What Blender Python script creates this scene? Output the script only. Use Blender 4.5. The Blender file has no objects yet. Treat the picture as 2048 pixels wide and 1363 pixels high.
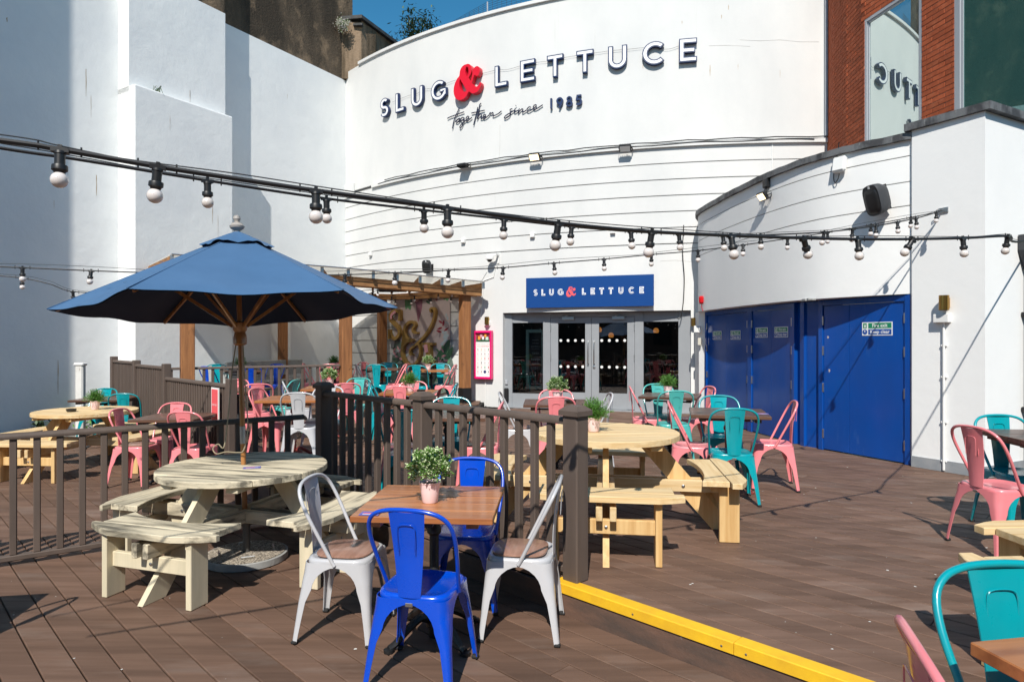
import bpy, bmesh, math, random
from mathutils import Vector, Matrix, Euler
R = math.radians
random.seed(7)
S = bpy.context.scene
COL = S.collection

# ---------------------------------------------------------------- camera, sky, sun
F = 1300.0; CX = 1024.0; CY = 681.5; EYE = 1.45; LOW = -0.18
cam = bpy.data.objects.new('camera', bpy.data.cameras.new('camera'))
COL.objects.link(cam); S.camera = cam
cam.location = (0, 0, EYE); cam.rotation_euler = (R(90), 0, 0)
cam.data.sensor_width = 36.0; cam.data.lens = F / 2048 * 36.0
cam.data.clip_start = 0.05; cam.data.clip_end = 600
SUN_AZ, SUN_EL = 9.0, 45.0
w = bpy.data.worlds.new('World'); S.world = w; w.use_nodes = True
nt = w.node_tree
sky = nt.nodes.new('ShaderNodeTexSky'); sky.sky_type = 'NISHITA'; sky.sun_disc = False
sky.sun_elevation = R(SUN_EL); sky.sun_rotation = R(180 + SUN_AZ)
sky.air_density = 1.0; sky.dust_density = 0.2; sky.ozone_density = 1.0
hs = nt.nodes.new('ShaderNodeHueSaturation'); hs.inputs['Saturation'].default_value = 1.4; hs.inputs['Hue'].default_value = 0.485
nt.links.new(sky.outputs[0], hs.inputs['Color']); nt.links.new(hs.outputs[0], nt.nodes['Background'].inputs[0])
nt.nodes['Background'].inputs[1].default_value = 0.10
sl = bpy.data.lights.new('sun', 'SUN'); sl.energy = 4.4; sl.angle = R(0.53); sl.color = (1.0, 0.95, 0.87)
so = bpy.data.objects.new('sun', sl); COL.objects.link(so)
d = Vector((math.sin(R(SUN_AZ)) * math.cos(R(SUN_EL)), math.cos(R(SUN_AZ)) * math.cos(R(SUN_EL)), -math.sin(R(SUN_EL))))
so.rotation_euler = d.to_track_quat('-Z', 'Y').to_euler(); so.location = (-4, -20, 25)
S.view_settings.view_transform = 'Standard'; S.view_settings.look = 'None'
S.view_settings.exposure = 0.38; S.view_settings.gamma = 1.0

# ---------------------------------------------------------------- pixel helpers (photo pixels -> metres)
def gpt(x, y, z=0.0):
    Y = F * (EYE - z) / (y - CY); return ((x - CX) * Y / F, Y)
def zat(y, Y): return EYE + (CY - y) * Y / F
AC = (6.12, 26.9); AR = 14.2
def arc_at(x):                                   # curved facade hit by image column x
    r = (x - CX) / F
    a = r * r + 1; b = -2 * (AC[0] * r + AC[1]); c = AC[0] ** 2 + AC[1] ** 2 - AR ** 2
    Y = (-b - math.sqrt(b * b - 4 * a * c)) / (2 * a)
    return (r * Y, Y)
def arc_xy(X, off=0.0):                          # facade point at world X pushed out by off
    Y = AC[1] - math.sqrt(AR ** 2 - (X - AC[0]) ** 2)
    n = ((X - AC[0]) / AR, (Y - AC[1]) / AR)
    return (X + n[0] * off, Y + n[1] * off)
def arc_frame(X, z, off=0.0):                    # matrix: x right, y up, z outwards
    p = arc_xy(X, off); n = Vector(((X - AC[0]) / AR, (arc_xy(X)[1] - AC[1]) / AR, 0)).normalized()
    r = Vector((-n.y, n.x, 0)); u = Vector((0, 0, 1))
    return Matrix(((r.x, u.x, n.x, p[0]), (r.y, u.y, n.y, p[1]), (r.z, u.z, n.z, z), (0, 0, 0, 1)))
def plane_frame(p, n, z=0.0):
    n = Vector((n[0], n[1], 0)).normalized(); r = Vector((-n.y, n.x, 0))
    return Matrix(((r.x, 0, n.x, p[0]), (r.y, 0, n.y, p[1]), (0, 1, 0, z), (0, 0, 0, 1)))

# ---------------------------------------------------------------- materials
MATS = {}
def mk(name, col, rough=0.5, metal=0.0, col2=None, scale=4.0, stretch=(1, 1, 1), rotz=0.0, contrast=(0.35, 0.65),
       col3=None, scale3=12.0, stretch3=(1, 1, 1), range3=(0.6, 0.72), bump=0.0, bscale=60.0, bstretch=(1, 1, 1), bdist=0.01,
       coat=0.0, rnd=0.0, spec=0.5, roughvar=0.0, sheen=0.0, emit=None, estr=0.0):
    m = bpy.data.materials.new(name); m.use_nodes = True; MATS[name] = m
    t = m.node_tree; N = t.nodes; L = t.links
    b = N['Principled BSDF']
    b.inputs['Roughness'].default_value = rough; b.inputs['Metallic'].default_value = metal
    b.inputs['Coat Weight'].default_value = coat; b.inputs['Coat Roughness'].default_value = 0.12
    b.inputs['Specular IOR Level'].default_value = spec
    b.inputs['Base Color'].default_value = (*col, 1)
    if emit: b.inputs['Emission Color'].default_value = (*emit, 1); b.inputs['Emission Strength'].default_value = estr
    if sheen: b.inputs['Sheen Weight'].default_value = sheen
    if not (col2 or col3 or bump or rnd or roughvar): return m
    tc = N.new('ShaderNodeTexCoord'); oi = N.new('ShaderNodeObjectInfo')
    vm = N.new('ShaderNodeVectorMath'); vm.operation = 'MULTIPLY_ADD'
    cv = N.new('ShaderNodeCombineXYZ')
    for i in range(3): L.new(oi.outputs['Random'], cv.inputs[i])
    L.new(cv.outputs[0], vm.inputs[0]); vm.inputs[1].default_value = (37.0, 53.0, 71.0) if rnd else (0, 0, 0)
    L.new(tc.outputs['Object'], vm.inputs[2])
    def noise(sc, st, det=6):
        mp = N.new('ShaderNodeMapping'); mp.inputs['Rotation'].default_value = (0, 0, rotz); mp.inputs['Scale'].default_value = st
        L.new(vm.outputs[0], mp.inputs['Vector'])
        n = N.new('ShaderNodeTexNoise'); n.inputs['Scale'].default_value = sc; n.inputs['Detail'].default_value = det; n.inputs['Roughness'].default_value = 0.62
        L.new(mp.outputs[0], n.inputs['Vector']); return n
    def ramp(n, lo, hi):
        r = N.new('ShaderNodeMapRange'); r.inputs[1].default_value = lo; r.inputs[2].default_value = hi
        L.new(n.outputs['Fac'], r.inputs[0]); return r
    cur = None
    def mix(fac, a, c):
        x = N.new('ShaderNodeMix'); x.data_type = 'RGBA'
        L.new(fac, x.inputs[0])
        if a is None: x.inputs[6].default_value = (*col, 1)
        else: L.new(a, x.inputs[6])
        x.inputs[7].default_value = (*c, 1); return x.outputs[2]
    if col2:
        n1 = noise(scale, stretch); f = ramp(n1, *contrast); cur = mix(f.outputs[0], cur, col2)
        if roughvar:
            rr = N.new('ShaderNodeMapRange'); L.new(n1.outputs['Fac'], rr.inputs[0]); rr.inputs[1].default_value = 0.3; rr.inputs[2].default_value = 0.7
            rr.inputs[3].default_value = rough - roughvar; rr.inputs[4].default_value = rough + roughvar; L.new(rr.outputs[0], b.inputs['Roughness'])
    if col3: n3 = noise(scale3, stretch3, 8); f = ramp(n3, *range3); cur = mix(f.outputs[0], cur, col3)
    if rnd:
        h = N.new('ShaderNodeHueSaturation')
        r = N.new('ShaderNodeMapRange'); L.new(oi.outputs['Random'], r.inputs[0]); r.inputs[3].default_value = 1 - rnd; r.inputs[4].default_value = 1 + rnd
        L.new(r.outputs[0], h.inputs['Value'])
        if cur is None: h.inputs['Color'].default_value = (*col, 1)
        else: L.new(cur, h.inputs['Color'])
        cur = h.outputs[0]
    if cur is not None: L.new(cur, b.inputs['Base Color'])
    if bump:
        nb = noise(bscale, bstretch); bp = N.new('ShaderNodeBump'); bp.inputs['Strength'].default_value = bump; bp.inputs['Distance'].default_value = bdist
        L.new(nb.outputs['Fac'], bp.inputs['Height']); L.new(bp.outputs[0], b.inputs['Normal'])
    return m
def glassmat(name, tint, refl, gloss=(1, 1, 1), ior=1.5, through=True, body=(0, 0, 0)):
    m = bpy.data.materials.new(name); m.use_nodes = True; MATS[name] = m
    t = m.node_tree; N = t.nodes; L = t.links; N.remove(N['Principled BSDF']); out = N['Material Output']
    fr = N.new('ShaderNodeFresnel'); fr.inputs[0].default_value = ior
    mr = N.new('ShaderNodeMapRange'); L.new(fr.outputs[0], mr.inputs[0]); mr.inputs[3].default_value = refl; mr.inputs[4].default_value = 1.0
    if through: a = N.new('ShaderNodeBsdfTransparent'); a.inputs[0].default_value = (*tint, 1)
    else: a = N.new('ShaderNodeBsdfDiffuse'); a.inputs[0].default_value = (*body, 1)
    g = N.new('ShaderNodeBsdfGlossy'); g.inputs['Roughness'].default_value = 0.004; g.inputs[0].default_value = (*gloss, 1)
    x = N.new('ShaderNodeMixShader'); L.new(mr.outputs[0], x.inputs[0]); L.new(a.outputs[0], x.inputs[1]); L.new(g.outputs[0], x.inputs[2])
    L.new(x.outputs[0], out.inputs[0]); return m

mk('white_render', (0.665, 0.665, 0.652), 0.75, col2=(0.60, 0.606, 0.60), scale=0.9, stretch=(1, 1, 0.5), contrast=(0.38, 0.68),
   col3=(0.50, 0.48, 0.44), scale3=2.2, stretch3=(3, 3, 0.12), range3=(0.66, 0.90), bump=0.10, bscale=5, bdist=0.03, spec=0.25)
mk('annex_lit_white', (0.83, 0.83, 0.815), 0.75, col2=(0.78, 0.785, 0.775), scale=0.9, stretch=(1, 1, 0.5), contrast=(0.38, 0.68), col3=(0.66, 0.64, 0.60), scale3=2.2, stretch3=(3, 3, 0.12), range3=(0.72, 0.88), bump=0.12, bscale=5, bdist=0.03, spec=0.25)  # lighter copy of white_render; brighter grazing sun on the annex put into the colour
mk('old_white_render', (0.80, 0.81, 0.80), 0.8, col2=(0.73, 0.745, 0.75), scale=0.8, contrast=(0.36, 0.66),
   col3=(0.56, 0.50, 0.40), scale3=2.6, stretch3=(4, 4, 0.10), range3=(0.74, 0.88), bump=0.20, bscale=2.6, bdist=0.06, spec=0.2)
mk('brown_roughcast', (0.125, 0.095, 0.068), 0.95, col2=(0.055, 0.045, 0.035), scale=1.1, stretch=(1, 1, 0.45), contrast=(0.38, 0.6),
   col3=(0.25, 0.18, 0.12), scale3=1.7, stretch3=(1, 1, 0.7), range3=(0.52, 0.68), bump=0.7, bscale=22, bdist=0.05, spec=0.1)
mk('pale_roughcast', (0.26, 0.19, 0.13), 0.95, col2=(0.10, 0.075, 0.05), scale=1.6, stretch=(2, 2, 0.3), contrast=(0.4, 0.62), bump=0.6, bscale=22, bdist=0.04, spec=0.1)
mk('slate_dark', (0.06, 0.06, 0.06), 0.7, col2=(0.025, 0.025, 0.025), scale=6, bump=0.4)
mk('lead', (0.14, 0.145, 0.15), 0.6, col2=(0.045, 0.045, 0.048), scale=5, stretch=(1, 1, 0.5), contrast=(0.42, 0.58), col3=(0.40, 0.40, 0.39), scale3=9, stretch3=(2, 2, .4), range3=(0.62, 0.74), bump=0.5, bscale=18)
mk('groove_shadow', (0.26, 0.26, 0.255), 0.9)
mk('rust_stain', (0.42, 0.30, 0.18), 0.9)
mk('grime_stain', (0.50, 0.49, 0.46), 0.9)
mk('grey_plinth', (0.24, 0.26, 0.28), 0.8, col2=(0.30, 0.31, 0.32), scale=6, bump=0.3, bscale=20)
mk('brick', (0.43, 0.105, 0.042), 0.85, col2=(0.33, 0.075, 0.03), scale=9, col3=(0.50, 0.15, 0.07), scale3=5, range3=(0.55, 0.75), rnd=0.16, bump=0.3, bscale=70, bdist=0.006, spec=0.2)
mk('mortar', (0.20, 0.10, 0.065), 0.95, col2=(0.36, 0.24, 0.18), scale=4, bump=0.3)
mk('frame_grey', (0.36, 0.375, 0.40), 0.35, metal=0.0, coat=0.2)
mk('door_grey', (0.285, 0.30, 0.318), 0.42, col2=(0.26, 0.275, 0.292), scale=3, bump=0.05, bscale=90, bdist=0.002)
mk('door_blue', (0.003, 0.068, 0.34), 0.17, col2=(0.005, 0.060, 0.29), scale=2.2, stretch=(1, 1, .4), col3=(0.02, 0.085, 0.32), scale3=5, stretch3=(2, 2, .5), range3=(.6, .75), roughvar=0.09, bump=0.05, bscale=2.2, bdist=0.02)
mk('sign_blue', (0.004, 0.05, 0.215), 0.35)
mk('letter_navy', (0.006, 0.022, 0.090), 0.4)
mk('letter_white', (0.80, 0.81, 0.82), 0.45)
mk('letter_red', (0.66, 0.008, 0.030), 0.4)
mk('letter_coral', (0.78, 0.10, 0.115), 0.5)
mk('script_navy', (0.008, 0.012, 0.045), 0.5)
mk('steel', (0.55, 0.55, 0.54), 0.35, metal=1.0)
mk('brass', (0.42, 0.25, 0.07), 0.30, metal=1.0)
mk('black_plastic', (0.012, 0.012, 0.013), 0.45)
mk('speaker_grey', (0.035, 0.038, 0.043), 0.6)
mk('white_plastic', (0.74, 0.74, 0.72), 0.4)
mk('cream_plastic', (0.55, 0.52, 0.44), 0.5)
mk('red_plastic', (0.55, 0.01, 0.015), 0.25)
mk('rubber', (0.015, 0.015, 0.015), 0.8)
mk('bulb', (0.72, 0.66, 0.635), 0.09, coat=1.0, col2=(0.66, 0.60, 0.56), scale=14, rnd=0.05)
mk('cable', (0.010, 0.010, 0.011), 0.55)
mk('wire', (0.10, 0.10, 0.10), 0.5, metal=0.5)
mk('canopy_under_shade', (0.010, 0.018, 0.045), 0.9)  # near-black navy, deep shade under the umbrella painted as colour
mk('peeling_white', (0.72, 0.72, 0.69), 0.7, col2=(0.60, 0.59, 0.56), scale=3, col3=(0.16, 0.10, 0.06), scale3=7, stretch3=(2, 2, .6), range3=(0.62, 0.68), bump=0.3, bscale=12)
mk('deck', (0.166, 0.099, 0.069), 0.62, col2=(0.102, 0.060, 0.041), scale=1.5, stretch=(0.35, 6, 6), rotz=R(45), contrast=(0.36, 0.66),
   col3=(0.205, 0.148, 0.118), scale3=1.7, stretch3=(0.5, 2.2, 1), range3=(0.54, 0.78), rnd=0.16, bump=0.35, bscale=9, bstretch=(0.4, 22, 22), bdist=0.004, spec=0.28, roughvar=0.10)
mk('deck_under', (0.012, 0.010, 0.009), 0.95)
mk('riser', (0.150, 0.084, 0.058), 0.7, col2=(0.08, 0.055, 0.044), scale=3, stretch=(1, 1, 3), rotz=R(45), col3=(0.30, 0.27, 0.25), scale3=14, range3=(0.70, 0.78), bump=0.3, bscale=30)
mk('yellow_grp', (0.84, 0.50, 0.014), 0.65, col2=(0.72, 0.40, 0.016), scale=5, col3=(0.45, 0.30, 0.08), scale3=11, range3=(0.66, 0.80), bump=0.5, bscale=420, bdist=0.002)
mk('fence', (0.112, 0.083, 0.068), 0.62, col2=(0.088, 0.065, 0.053), scale=3, stretch=(4, 4, .6), contrast=(.35, .7), rnd=0.06, bump=0.12, bscale=60, bstretch=(3, 3, .3), bdist=0.002, spec=0.4)
mk('cedar', (0.34, 0.145, 0.05), 0.75, col2=(0.19, 0.075, 0.026), scale=2.6, stretch=(6, 6, 0.5), col3=(0.10, 0.04, 0.015), scale3=3.2, stretch3=(1.6, 1.6, .9), range3=(0.62, 0.70), bump=0.35, bscale=14, bstretch=(6, 6, .4), rnd=0.08)
mk('cedar_beam', (0.36, 0.18, 0.066), 0.75, col2=(0.20, 0.09, 0.034), scale=2.6, stretch=(1.5, 1.5, 6), rnd=0.1, col3=(0.12, 0.05, 0.02), scale3=4, range3=(0.68, 0.76), bump=0.2, bscale=12)
mk('pine', (0.70, 0.53, 0.30), 0.62, col2=(0.56, 0.37, 0.165), scale=2.2, stretch=(0.6, 11, 11), contrast=(0.40, 0.66), col3=(0.30, 0.14, 0.05), scale3=4.2, stretch3=(0.8, 1.6, 1.6), range3=(0.70, 0.77), rnd=0.07, bump=0.12, bscale=8, bstretch=(.6, 16, 16), bdist=0.003)
mk('pine_z', (0.68, 0.46, 0.21), 0.62, col2=(0.54, 0.32, 0.12), scale=2.2, stretch=(11, 11, 0.6), contrast=(0.40, 0.66), col3=(0.28, 0.13, 0.045), scale3=4.5, stretch3=(1.5, 1.5, .9), range3=(0.70, 0.77), rnd=0.07, bump=0.12, bscale=8, bstretch=(16, 16, .6), bdist=0.003)
mk('cream_wood', (0.66, 0.575, 0.415), 0.72, col2=(0.47, 0.42, 0.31), scale=2.0, stretch=(0.7, 6, 6), contrast=(0.40, 0.70), col3=(0.13, 0.115, 0.085), scale3=2.4, stretch3=(0.6, 5.5, 4), range3=(0.46, 0.62), rnd=0.05, bump=0.4, bscale=7, bstretch=(.6, 18, 18), bdist=0.004)
mk('cream_wood_z', (0.68, 0.595, 0.425), 0.7, col2=(0.54, 0.48, 0.34), scale=2.0, stretch=(5, 5, 0.7), col3=(0.26, 0.21, 0.14), scale3=4.0, stretch3=(4, 4, .8), range3=(0.68, 0.80), rnd=0.04, bump=0.25, bscale=7, bstretch=(14, 14, .6), bdist=0.003)
mk('table_wood', (0.46, 0.18, 0.060), 0.38, col2=(0.27, 0.092, 0.030), scale=2.2, stretch=(0.55, 9, 9), contrast=(0.36, 0.66), rnd=0.12, coat=0.35, bump=0.08, bscale=8, bstretch=(.6, 18, 18), bdist=0.002)
mk('dark_table_wood', (0.135, 0.068, 0.042), 0.42, col2=(0.075, 0.035, 0.022), scale=2.2, stretch=(0.55, 9, 9), contrast=(0.36, 0.66), rnd=0.14, coat=0.25, bump=0.1, bscale=8, bstretch=(.6, 18, 18), bdist=0.002)
mk('seat_wood', (0.36, 0.205, 0.150), 0.38, col2=(0.24, 0.125, 0.085), scale=2.5, stretch=(0.8, 13, 13), coat=0.3)
mk('paint_pink', (0.80, 0.235, 0.255), 0.34, coat=0.45, col2=(0.76, 0.215, 0.235), scale=6, roughvar=0.07, rnd=0.05, col3=(0.16, 0.12, 0.10), scale3=38, range3=(0.755, 0.775))
mk('paint_teal', (0.0, 0.30, 0.345), 0.30, coat=0.5, col2=(0.0, 0.275, 0.32), scale=6, roughvar=0.07, rnd=0.05, col3=(0.16, 0.12, 0.10), scale3=38, range3=(0.755, 0.775))
mk('paint_aqua', (0.075, 0.40, 0.37), 0.32, coat=0.45, col2=(0.065, 0.375, 0.345), scale=6, roughvar=0.07, rnd=0.05, col3=(0.16, 0.12, 0.10), scale3=38, range3=(0.755, 0.775))
mk('paint_blue', (0.0, 0.062, 0.52), 0.26, coat=0.6, col2=(0.0, 0.056, 0.48), scale=6, roughvar=0.07, rnd=0.05, col3=(0.16, 0.12, 0.10), scale3=38, range3=(0.755, 0.775))
mk('paint_grey', (0.50, 0.50, 0.515), 0.32, coat=0.45, col2=(0.47, 0.47, 0.485), scale=6, roughvar=0.07, rnd=0.05, col3=(0.16, 0.12, 0.10), scale3=38, range3=(0.755, 0.775))
mk('paint_green_dark', (0.0, 0.09, 0.10), 0.3, coat=0.5)
mk('iron_black', (0.012, 0.012, 0.013), 0.45, bump=0.2, bscale=60)
mk('iron_red', (0.20, 0.035, 0.03), 0.5)
mk('canopy', (0.052, 0.130, 0.255), 0.85, col2=(0.043, 0.112, 0.225), scale=2.5, stretch=(1, 1, 1), bump=0.12, bscale=420, bdist=0.002, sheen=0.15, spec=0.2)
mk('pole_wood', (0.42, 0.185, 0.055), 0.35, col2=(0.26, 0.10, 0.03), scale=3, stretch=(8, 8, .5), coat=0.5)
mk('pewter', (0.34, 0.31, 0.28), 0.55)
mk('rope', (0.32, 0.27, 0.18), 0.9)
mk('pebble', (0.42, 0.36, 0.28), 0.85, col2=(0.13, 0.11, 0.09), scale=60, contrast=(0.42, 0.56), col3=(0.62, 0.55, 0.45), scale3=75, range3=(0.56, 0.62), bump=1.0, bscale=70, bdist=0.012)
mk('concrete', (0.36, 0.36, 0.35), 0.85, col2=(0.27, 0.27, 0.26), scale=8, bump=0.3, bscale=40)
mk('pot_pink', (0.86, 0.63, 0.62), 0.3, coat=0.3)
mk('soil', (0.05, 0.035, 0.025), 0.95)
mk('leaf', (0.15, 0.30, 0.05), 0.55, col2=(0.07, 0.18, 0.028), scale=30, contrast=(.35, .65))
mk('leaf_fern', (0.10, 0.26, 0.035), 0.5, col2=(0.05, 0.15, 0.02), scale=30, contrast=(.35, .65))
mk('leaf_dull', (0.075, 0.13, 0.045), 0.6, col2=(0.03, 0.06, 0.022), scale=8)
mk('flower_white', (0.72, 0.80, 0.50), 0.6)
mk('flower_pinkish', (0.85, 0.80, 0.76), 0.6)
mk('twig', (0.12, 0.07, 0.04), 0.9)
mk('magenta', (0.78, 0.006, 0.155), 0.25, coat=0.5)
mk('paper_white', (0.80, 0.80, 0.78), 0.5)
mk('print_dark_red', (0.20, 0.02, 0.03), 0.5)
mk('print_red', (0.55, 0.06, 0.06), 0.5)
mk('print_orange', (0.80, 0.32, 0.04), 0.5)
mk('print_green', (0.09, 0.35, 0.17), 0.5)
mk('print_black', (0.012, 0.012, 0.016), 0.5)
mk('print_navy', (0.02, 0.03, 0.14), 0.5)
mk('print_grey', (0.45, 0.42, 0.42), 0.5)
mk('print_violet', (0.14, 0.13, 0.42), 0.45)
mk('print_magenta', (0.50, 0.04, 0.14), 0.5)
mk('safety_green', (0.01, 0.235, 0.115), 0.4)
mk('safety_blue', (0.01, 0.075, 0.33), 0.4)
mk('mint', (0.55, 0.72, 0.60), 0.4)
mk('mural_ground', (0.50, 0.41, 0.40), 0.6, col2=(0.45, 0.375, 0.37), scale=3)
mk('mural_dark', (0.085, 0.125, 0.105), 0.6, col2=(0.16, 0.19, 0.17), scale=7, contrast=(0.4, 0.6))
mk('mural_green', (0.10, 0.25, 0.12), 0.6)
mk('mural_deep_green', (0.035, 0.10, 0.055), 0.6)
mk('mural_plum', (0.30, 0.13, 0.17), 0.6, col2=(0.20, 0.08, 0.13), scale=20)
mk('mural_crimson', (0.27, 0.025, 0.05), 0.6)
mk('mural_pale_blue', (0.38, 0.46, 0.50), 0.6)
mk('mural_pink', (0.62, 0.30, 0.33), 0.6)
mk('mural_sage', (0.42, 0.50, 0.40), 0.6)
mk('gold_paint', (0.40, 0.25, 0.075), 0.38, metal=0.25, col2=(0.31, 0.185, 0.055), scale=4)
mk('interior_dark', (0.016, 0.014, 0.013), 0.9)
mk('amber_glow', (0.8, 0.3, 0.06), 0.5, emit=(1.0, 0.36, 0.07), estr=0.45)
mk('lamp_glow', (0.9, 0.8, 0.6), 0.4, emit=(1.0, 0.78, 0.45), estr=2.0)
mk('ashtray', (0.02, 0.018, 0.015), 0.3)
mk('gravel', (0.30, 0.28, 0.25), 0.9, col2=(0.14, 0.13, 0.12), scale=50, bump=0.8, bscale=50)
mk('flecks', (0.62, 0.60, 0.56), 0.9)
mk('asphalt', (0.05, 0.05, 0.05), 0.9)
mk('back_brick', (0.11, 0.06, 0.045), 0.9, col2=(0.07, 0.04, 0.03), scale=6)
mk('netting', (0.03, 0.035, 0.04), 0.9)
mk('chip', (0.50, 0.42, 0.38), 0.8)
glassmat('door_glass', (0.75, 0.78, 0.78), 0.06)
glassmat('tint_glass', (0.2, 0.3, 0.28), 0.66, gloss=(0.80, 0.90, 0.875), through=False, body=(0.16, 0.20, 0.185))
glassmat('teal_glass', (0.1, 0.25, 0.23), 0.30, gloss=(0.55, 0.80, 0.76), through=False, body=(0.030, 0.105, 0.095))

def roofmat(name):
    m = bpy.data.materials.new(name); m.use_nodes = True; MATS[name] = m
    t = m.node_tree; N = t.nodes; L = t.links; N.remove(N['Principled BSDF'])
    a = N.new('ShaderNodeBsdfTranslucent'); a.inputs[0].default_value = (0.85, 0.83, 0.78, 1); b = N.new('ShaderNodeBsdfTransparent'); b.inputs[0].default_value = (0.80, 0.79, 0.76, 1)
    c = N.new('ShaderNodeBsdfDiffuse'); c.inputs[0].default_value = (0.5, 0.48, 0.44, 1)
    x = N.new('ShaderNodeMixShader'); x.inputs[0].default_value = 0.62; L.new(a.outputs[0], x.inputs[1]); L.new(b.outputs[0], x.inputs[2])
    y = N.new('ShaderNodeMixShader'); y.inputs[0].default_value = 0.18; L.new(x.outputs[0], y.inputs[1]); L.new(c.outputs[0], y.inputs[2]); L.new(y.outputs[0], N['Material Output'].inputs[0])
roofmat('poly_roof')

# ---------------------------------------------------------------- mesh builder
class MB:
    def __init__(s): s.v = []; s.f = []
    def add(s, vs, fs, M=None):
        o = len(s.v)
        s.v += [tuple(M @ Vector(p)) if M is not None else tuple(p) for p in vs]
        s.f += [tuple(i + o for i in f) for f in fs]; return s
    def box(s, c, size, M=None, bev=0.0):
        x, y, z = c; a, b, h = size[0] / 2, size[1] / 2, size[2] / 2
        if bev:
            k = bev; vs = []
            # chamfered box: 24 verts
            for sx in (-1, 1):
                for sy in (-1, 1):
                    for sz in (-1, 1):
                        vs += [(x + sx * a, y + sy * (b - k), z + sz * (h - k)), (x + sx * (a - k), y + sy * b, z + sz * (h - k)), (x + sx * (a - k), y + sy * (b - k), z + sz * h)]
            i = lambda sx, sy, sz, t: 3 * ((sx > 0) * 4 + (sy > 0) * 2 + (sz > 0)) + t
            fs = []
            for q in (-1, 1):
                A = [i(q, -1, -1, 0), i(q, 1, -1, 0), i(q, 1, 1, 0), i(q, -1, 1, 0)]; fs.append(A if q > 0 else A[::-1])
                A = [i(-1, q, -1, 1), i(1, q, -1, 1), i(1, q, 1, 1), i(-1, q, 1, 1)]; fs.append(A[::-1] if q > 0 else A)
                A = [i(-1, -1, q, 2), i(1, -1, q, 2), i(1, 1, q, 2), i(-1, 1, q, 2)]; fs.append(A if q > 0 else A[::-1])
            for p in (-1, 1):
                for q in (-1, 1):
                    fs.append([i(p, q, -1, 0), i(p, q, 1, 0), i(p, q, 1, 1), i(p, q, -1, 1)][::(1 if p * q < 0 else -1)][::-1])
                    fs.append([i(p, -1, q, 0), i(p, 1, q, 0), i(p, 1, q, 2), i(p, -1, q, 2)][::(1 if p * q > 0 else -1)][::-1])
                    fs.append([i(-1, p, q, 1), i(1, p, q, 1), i(1, p, q, 2), i(-1, p, q, 2)][::(1 if p * q < 0 else -1)][::-1])
                    for t in (-1, 1):
                        fs.append([i(p, q, t, 0), i(p, q, t, 1), i(p, q, t, 2)][::(1 if p * q * t > 0 else -1)])
            return s.add(vs, fs, M)
        vs = [(x - a, y - b, z - h), (x + a, y - b, z - h), (x + a, y + b, z - h), (x - a, y + b, z - h),
              (x - a, y - b, z + h), (x + a, y - b, z + h), (x + a, y + b, z + h), (x - a, y + b, z + h)]
        return s.add(vs, [(3, 2, 1, 0), (4, 5, 6, 7), (0, 1, 5, 4), (1, 2, 6, 5), (2, 3, 7, 6), (3, 0, 4, 7)], M)
    def prism(s, poly, z0, z1, M=None):
        if area(poly) < 0: poly = poly[::-1]
        n = len(poly)
        vs = [(p[0], p[1], z0) for p in poly] + [(p[0], p[1], z1) for p in poly]
        fs = [tuple(range(n))[::-1], tuple(range(n, 2 * n))] + [(i, (i + 1) % n, n + (i + 1) % n, n + i) for i in range(n)]
        return s.add(vs, fs, M)
    def flat(s, poly, z, M=None):
        if area(poly) < 0: poly = poly[::-1]
        return s.add([(p[0], p[1], z) for p in poly], [tuple(range(len(poly)))], M)
    def tube(s, path, r, n=8, M=None, cap=True, radii=None):
        P = [Vector(p) for p in path]; rings = []; prev = None
        for i, p in enumerate(P):
            t = (P[min(i + 1, len(P) - 1)] - P[max(i - 1, 0)])
            t = t.normalized() if t.length > 1e-9 else Vector((0, 0, 1))
            if prev is None:
                a = Vector((0, 0, 1)) if abs(t.z) < 0.9 else Vector((1, 0, 0)); u = t.cross(a).normalized()
            else:
                u = prev - t * prev.dot(t); u = u.normalized() if u.length > 1e-6 else t.orthogonal().normalized()
            prev = u; v = t.cross(u); rr = radii[i] if radii else r
            rings.append([p + (u * math.cos(2 * math.pi * k / n) + v * math.sin(2 * math.pi * k / n)) * rr for k in range(n)])
        vs = [q for rg in rings for q in rg]; fs = []
        for i in range(len(rings) - 1):
            for k in range(n):
                a = i * n + k; b = i * n + (k + 1) % n; fs.append((a, b, b + n, a + n))
        if cap: fs += [tuple(range(n))[::-1], tuple(range(len(vs) - n, len(vs)))]
        return s.add(vs, fs, M)
    def lathe(s, prof, n=16, M=None, c=(0, 0, 0)):
        vs = []; fs = []; m = len(prof)
        for r, z in prof:
            for k in range(n):
                a = 2 * math.pi * k / n; vs.append((c[0] + r * math.cos(a), c[1] + r * math.sin(a), c[2] + z))
        for i in range(m - 1):
            for k in range(n):
                a = i * n + k; b = i * n + (k + 1) % n; fs.append((a, b, b + n, a + n))
        if prof[0][0] > 1e-5: fs.append(tuple(range(n))[::-1])
        if prof[-1][0] > 1e-5: fs.append(tuple(range((m - 1) * n, m * n)))
        return s.add(vs, fs, M)
    def beam(s, a, b, wd, ht, up=(0, 0, 1), M=None, bev=0.0):       # rectangular bar from a to b: wd sideways, ht along up
        a = Vector(a); b = Vector(b); t = (b - a); L = t.length; t.normalize(); u = Vector(up); u = (u - t * u.dot(t)).normalized(); sd = u.cross(t)
        Q = Matrix(((t.x, sd.x, u.x, (a.x + b.x) / 2), (t.y, sd.y, u.y, (a.y + b.y) / 2), (t.z, sd.z, u.z, (a.z + b.z) / 2), (0, 0, 0, 1)))
        return s.box((0, 0, 0), (L, wd, ht), (M @ Q) if M is not None else Q, bev)
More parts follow.
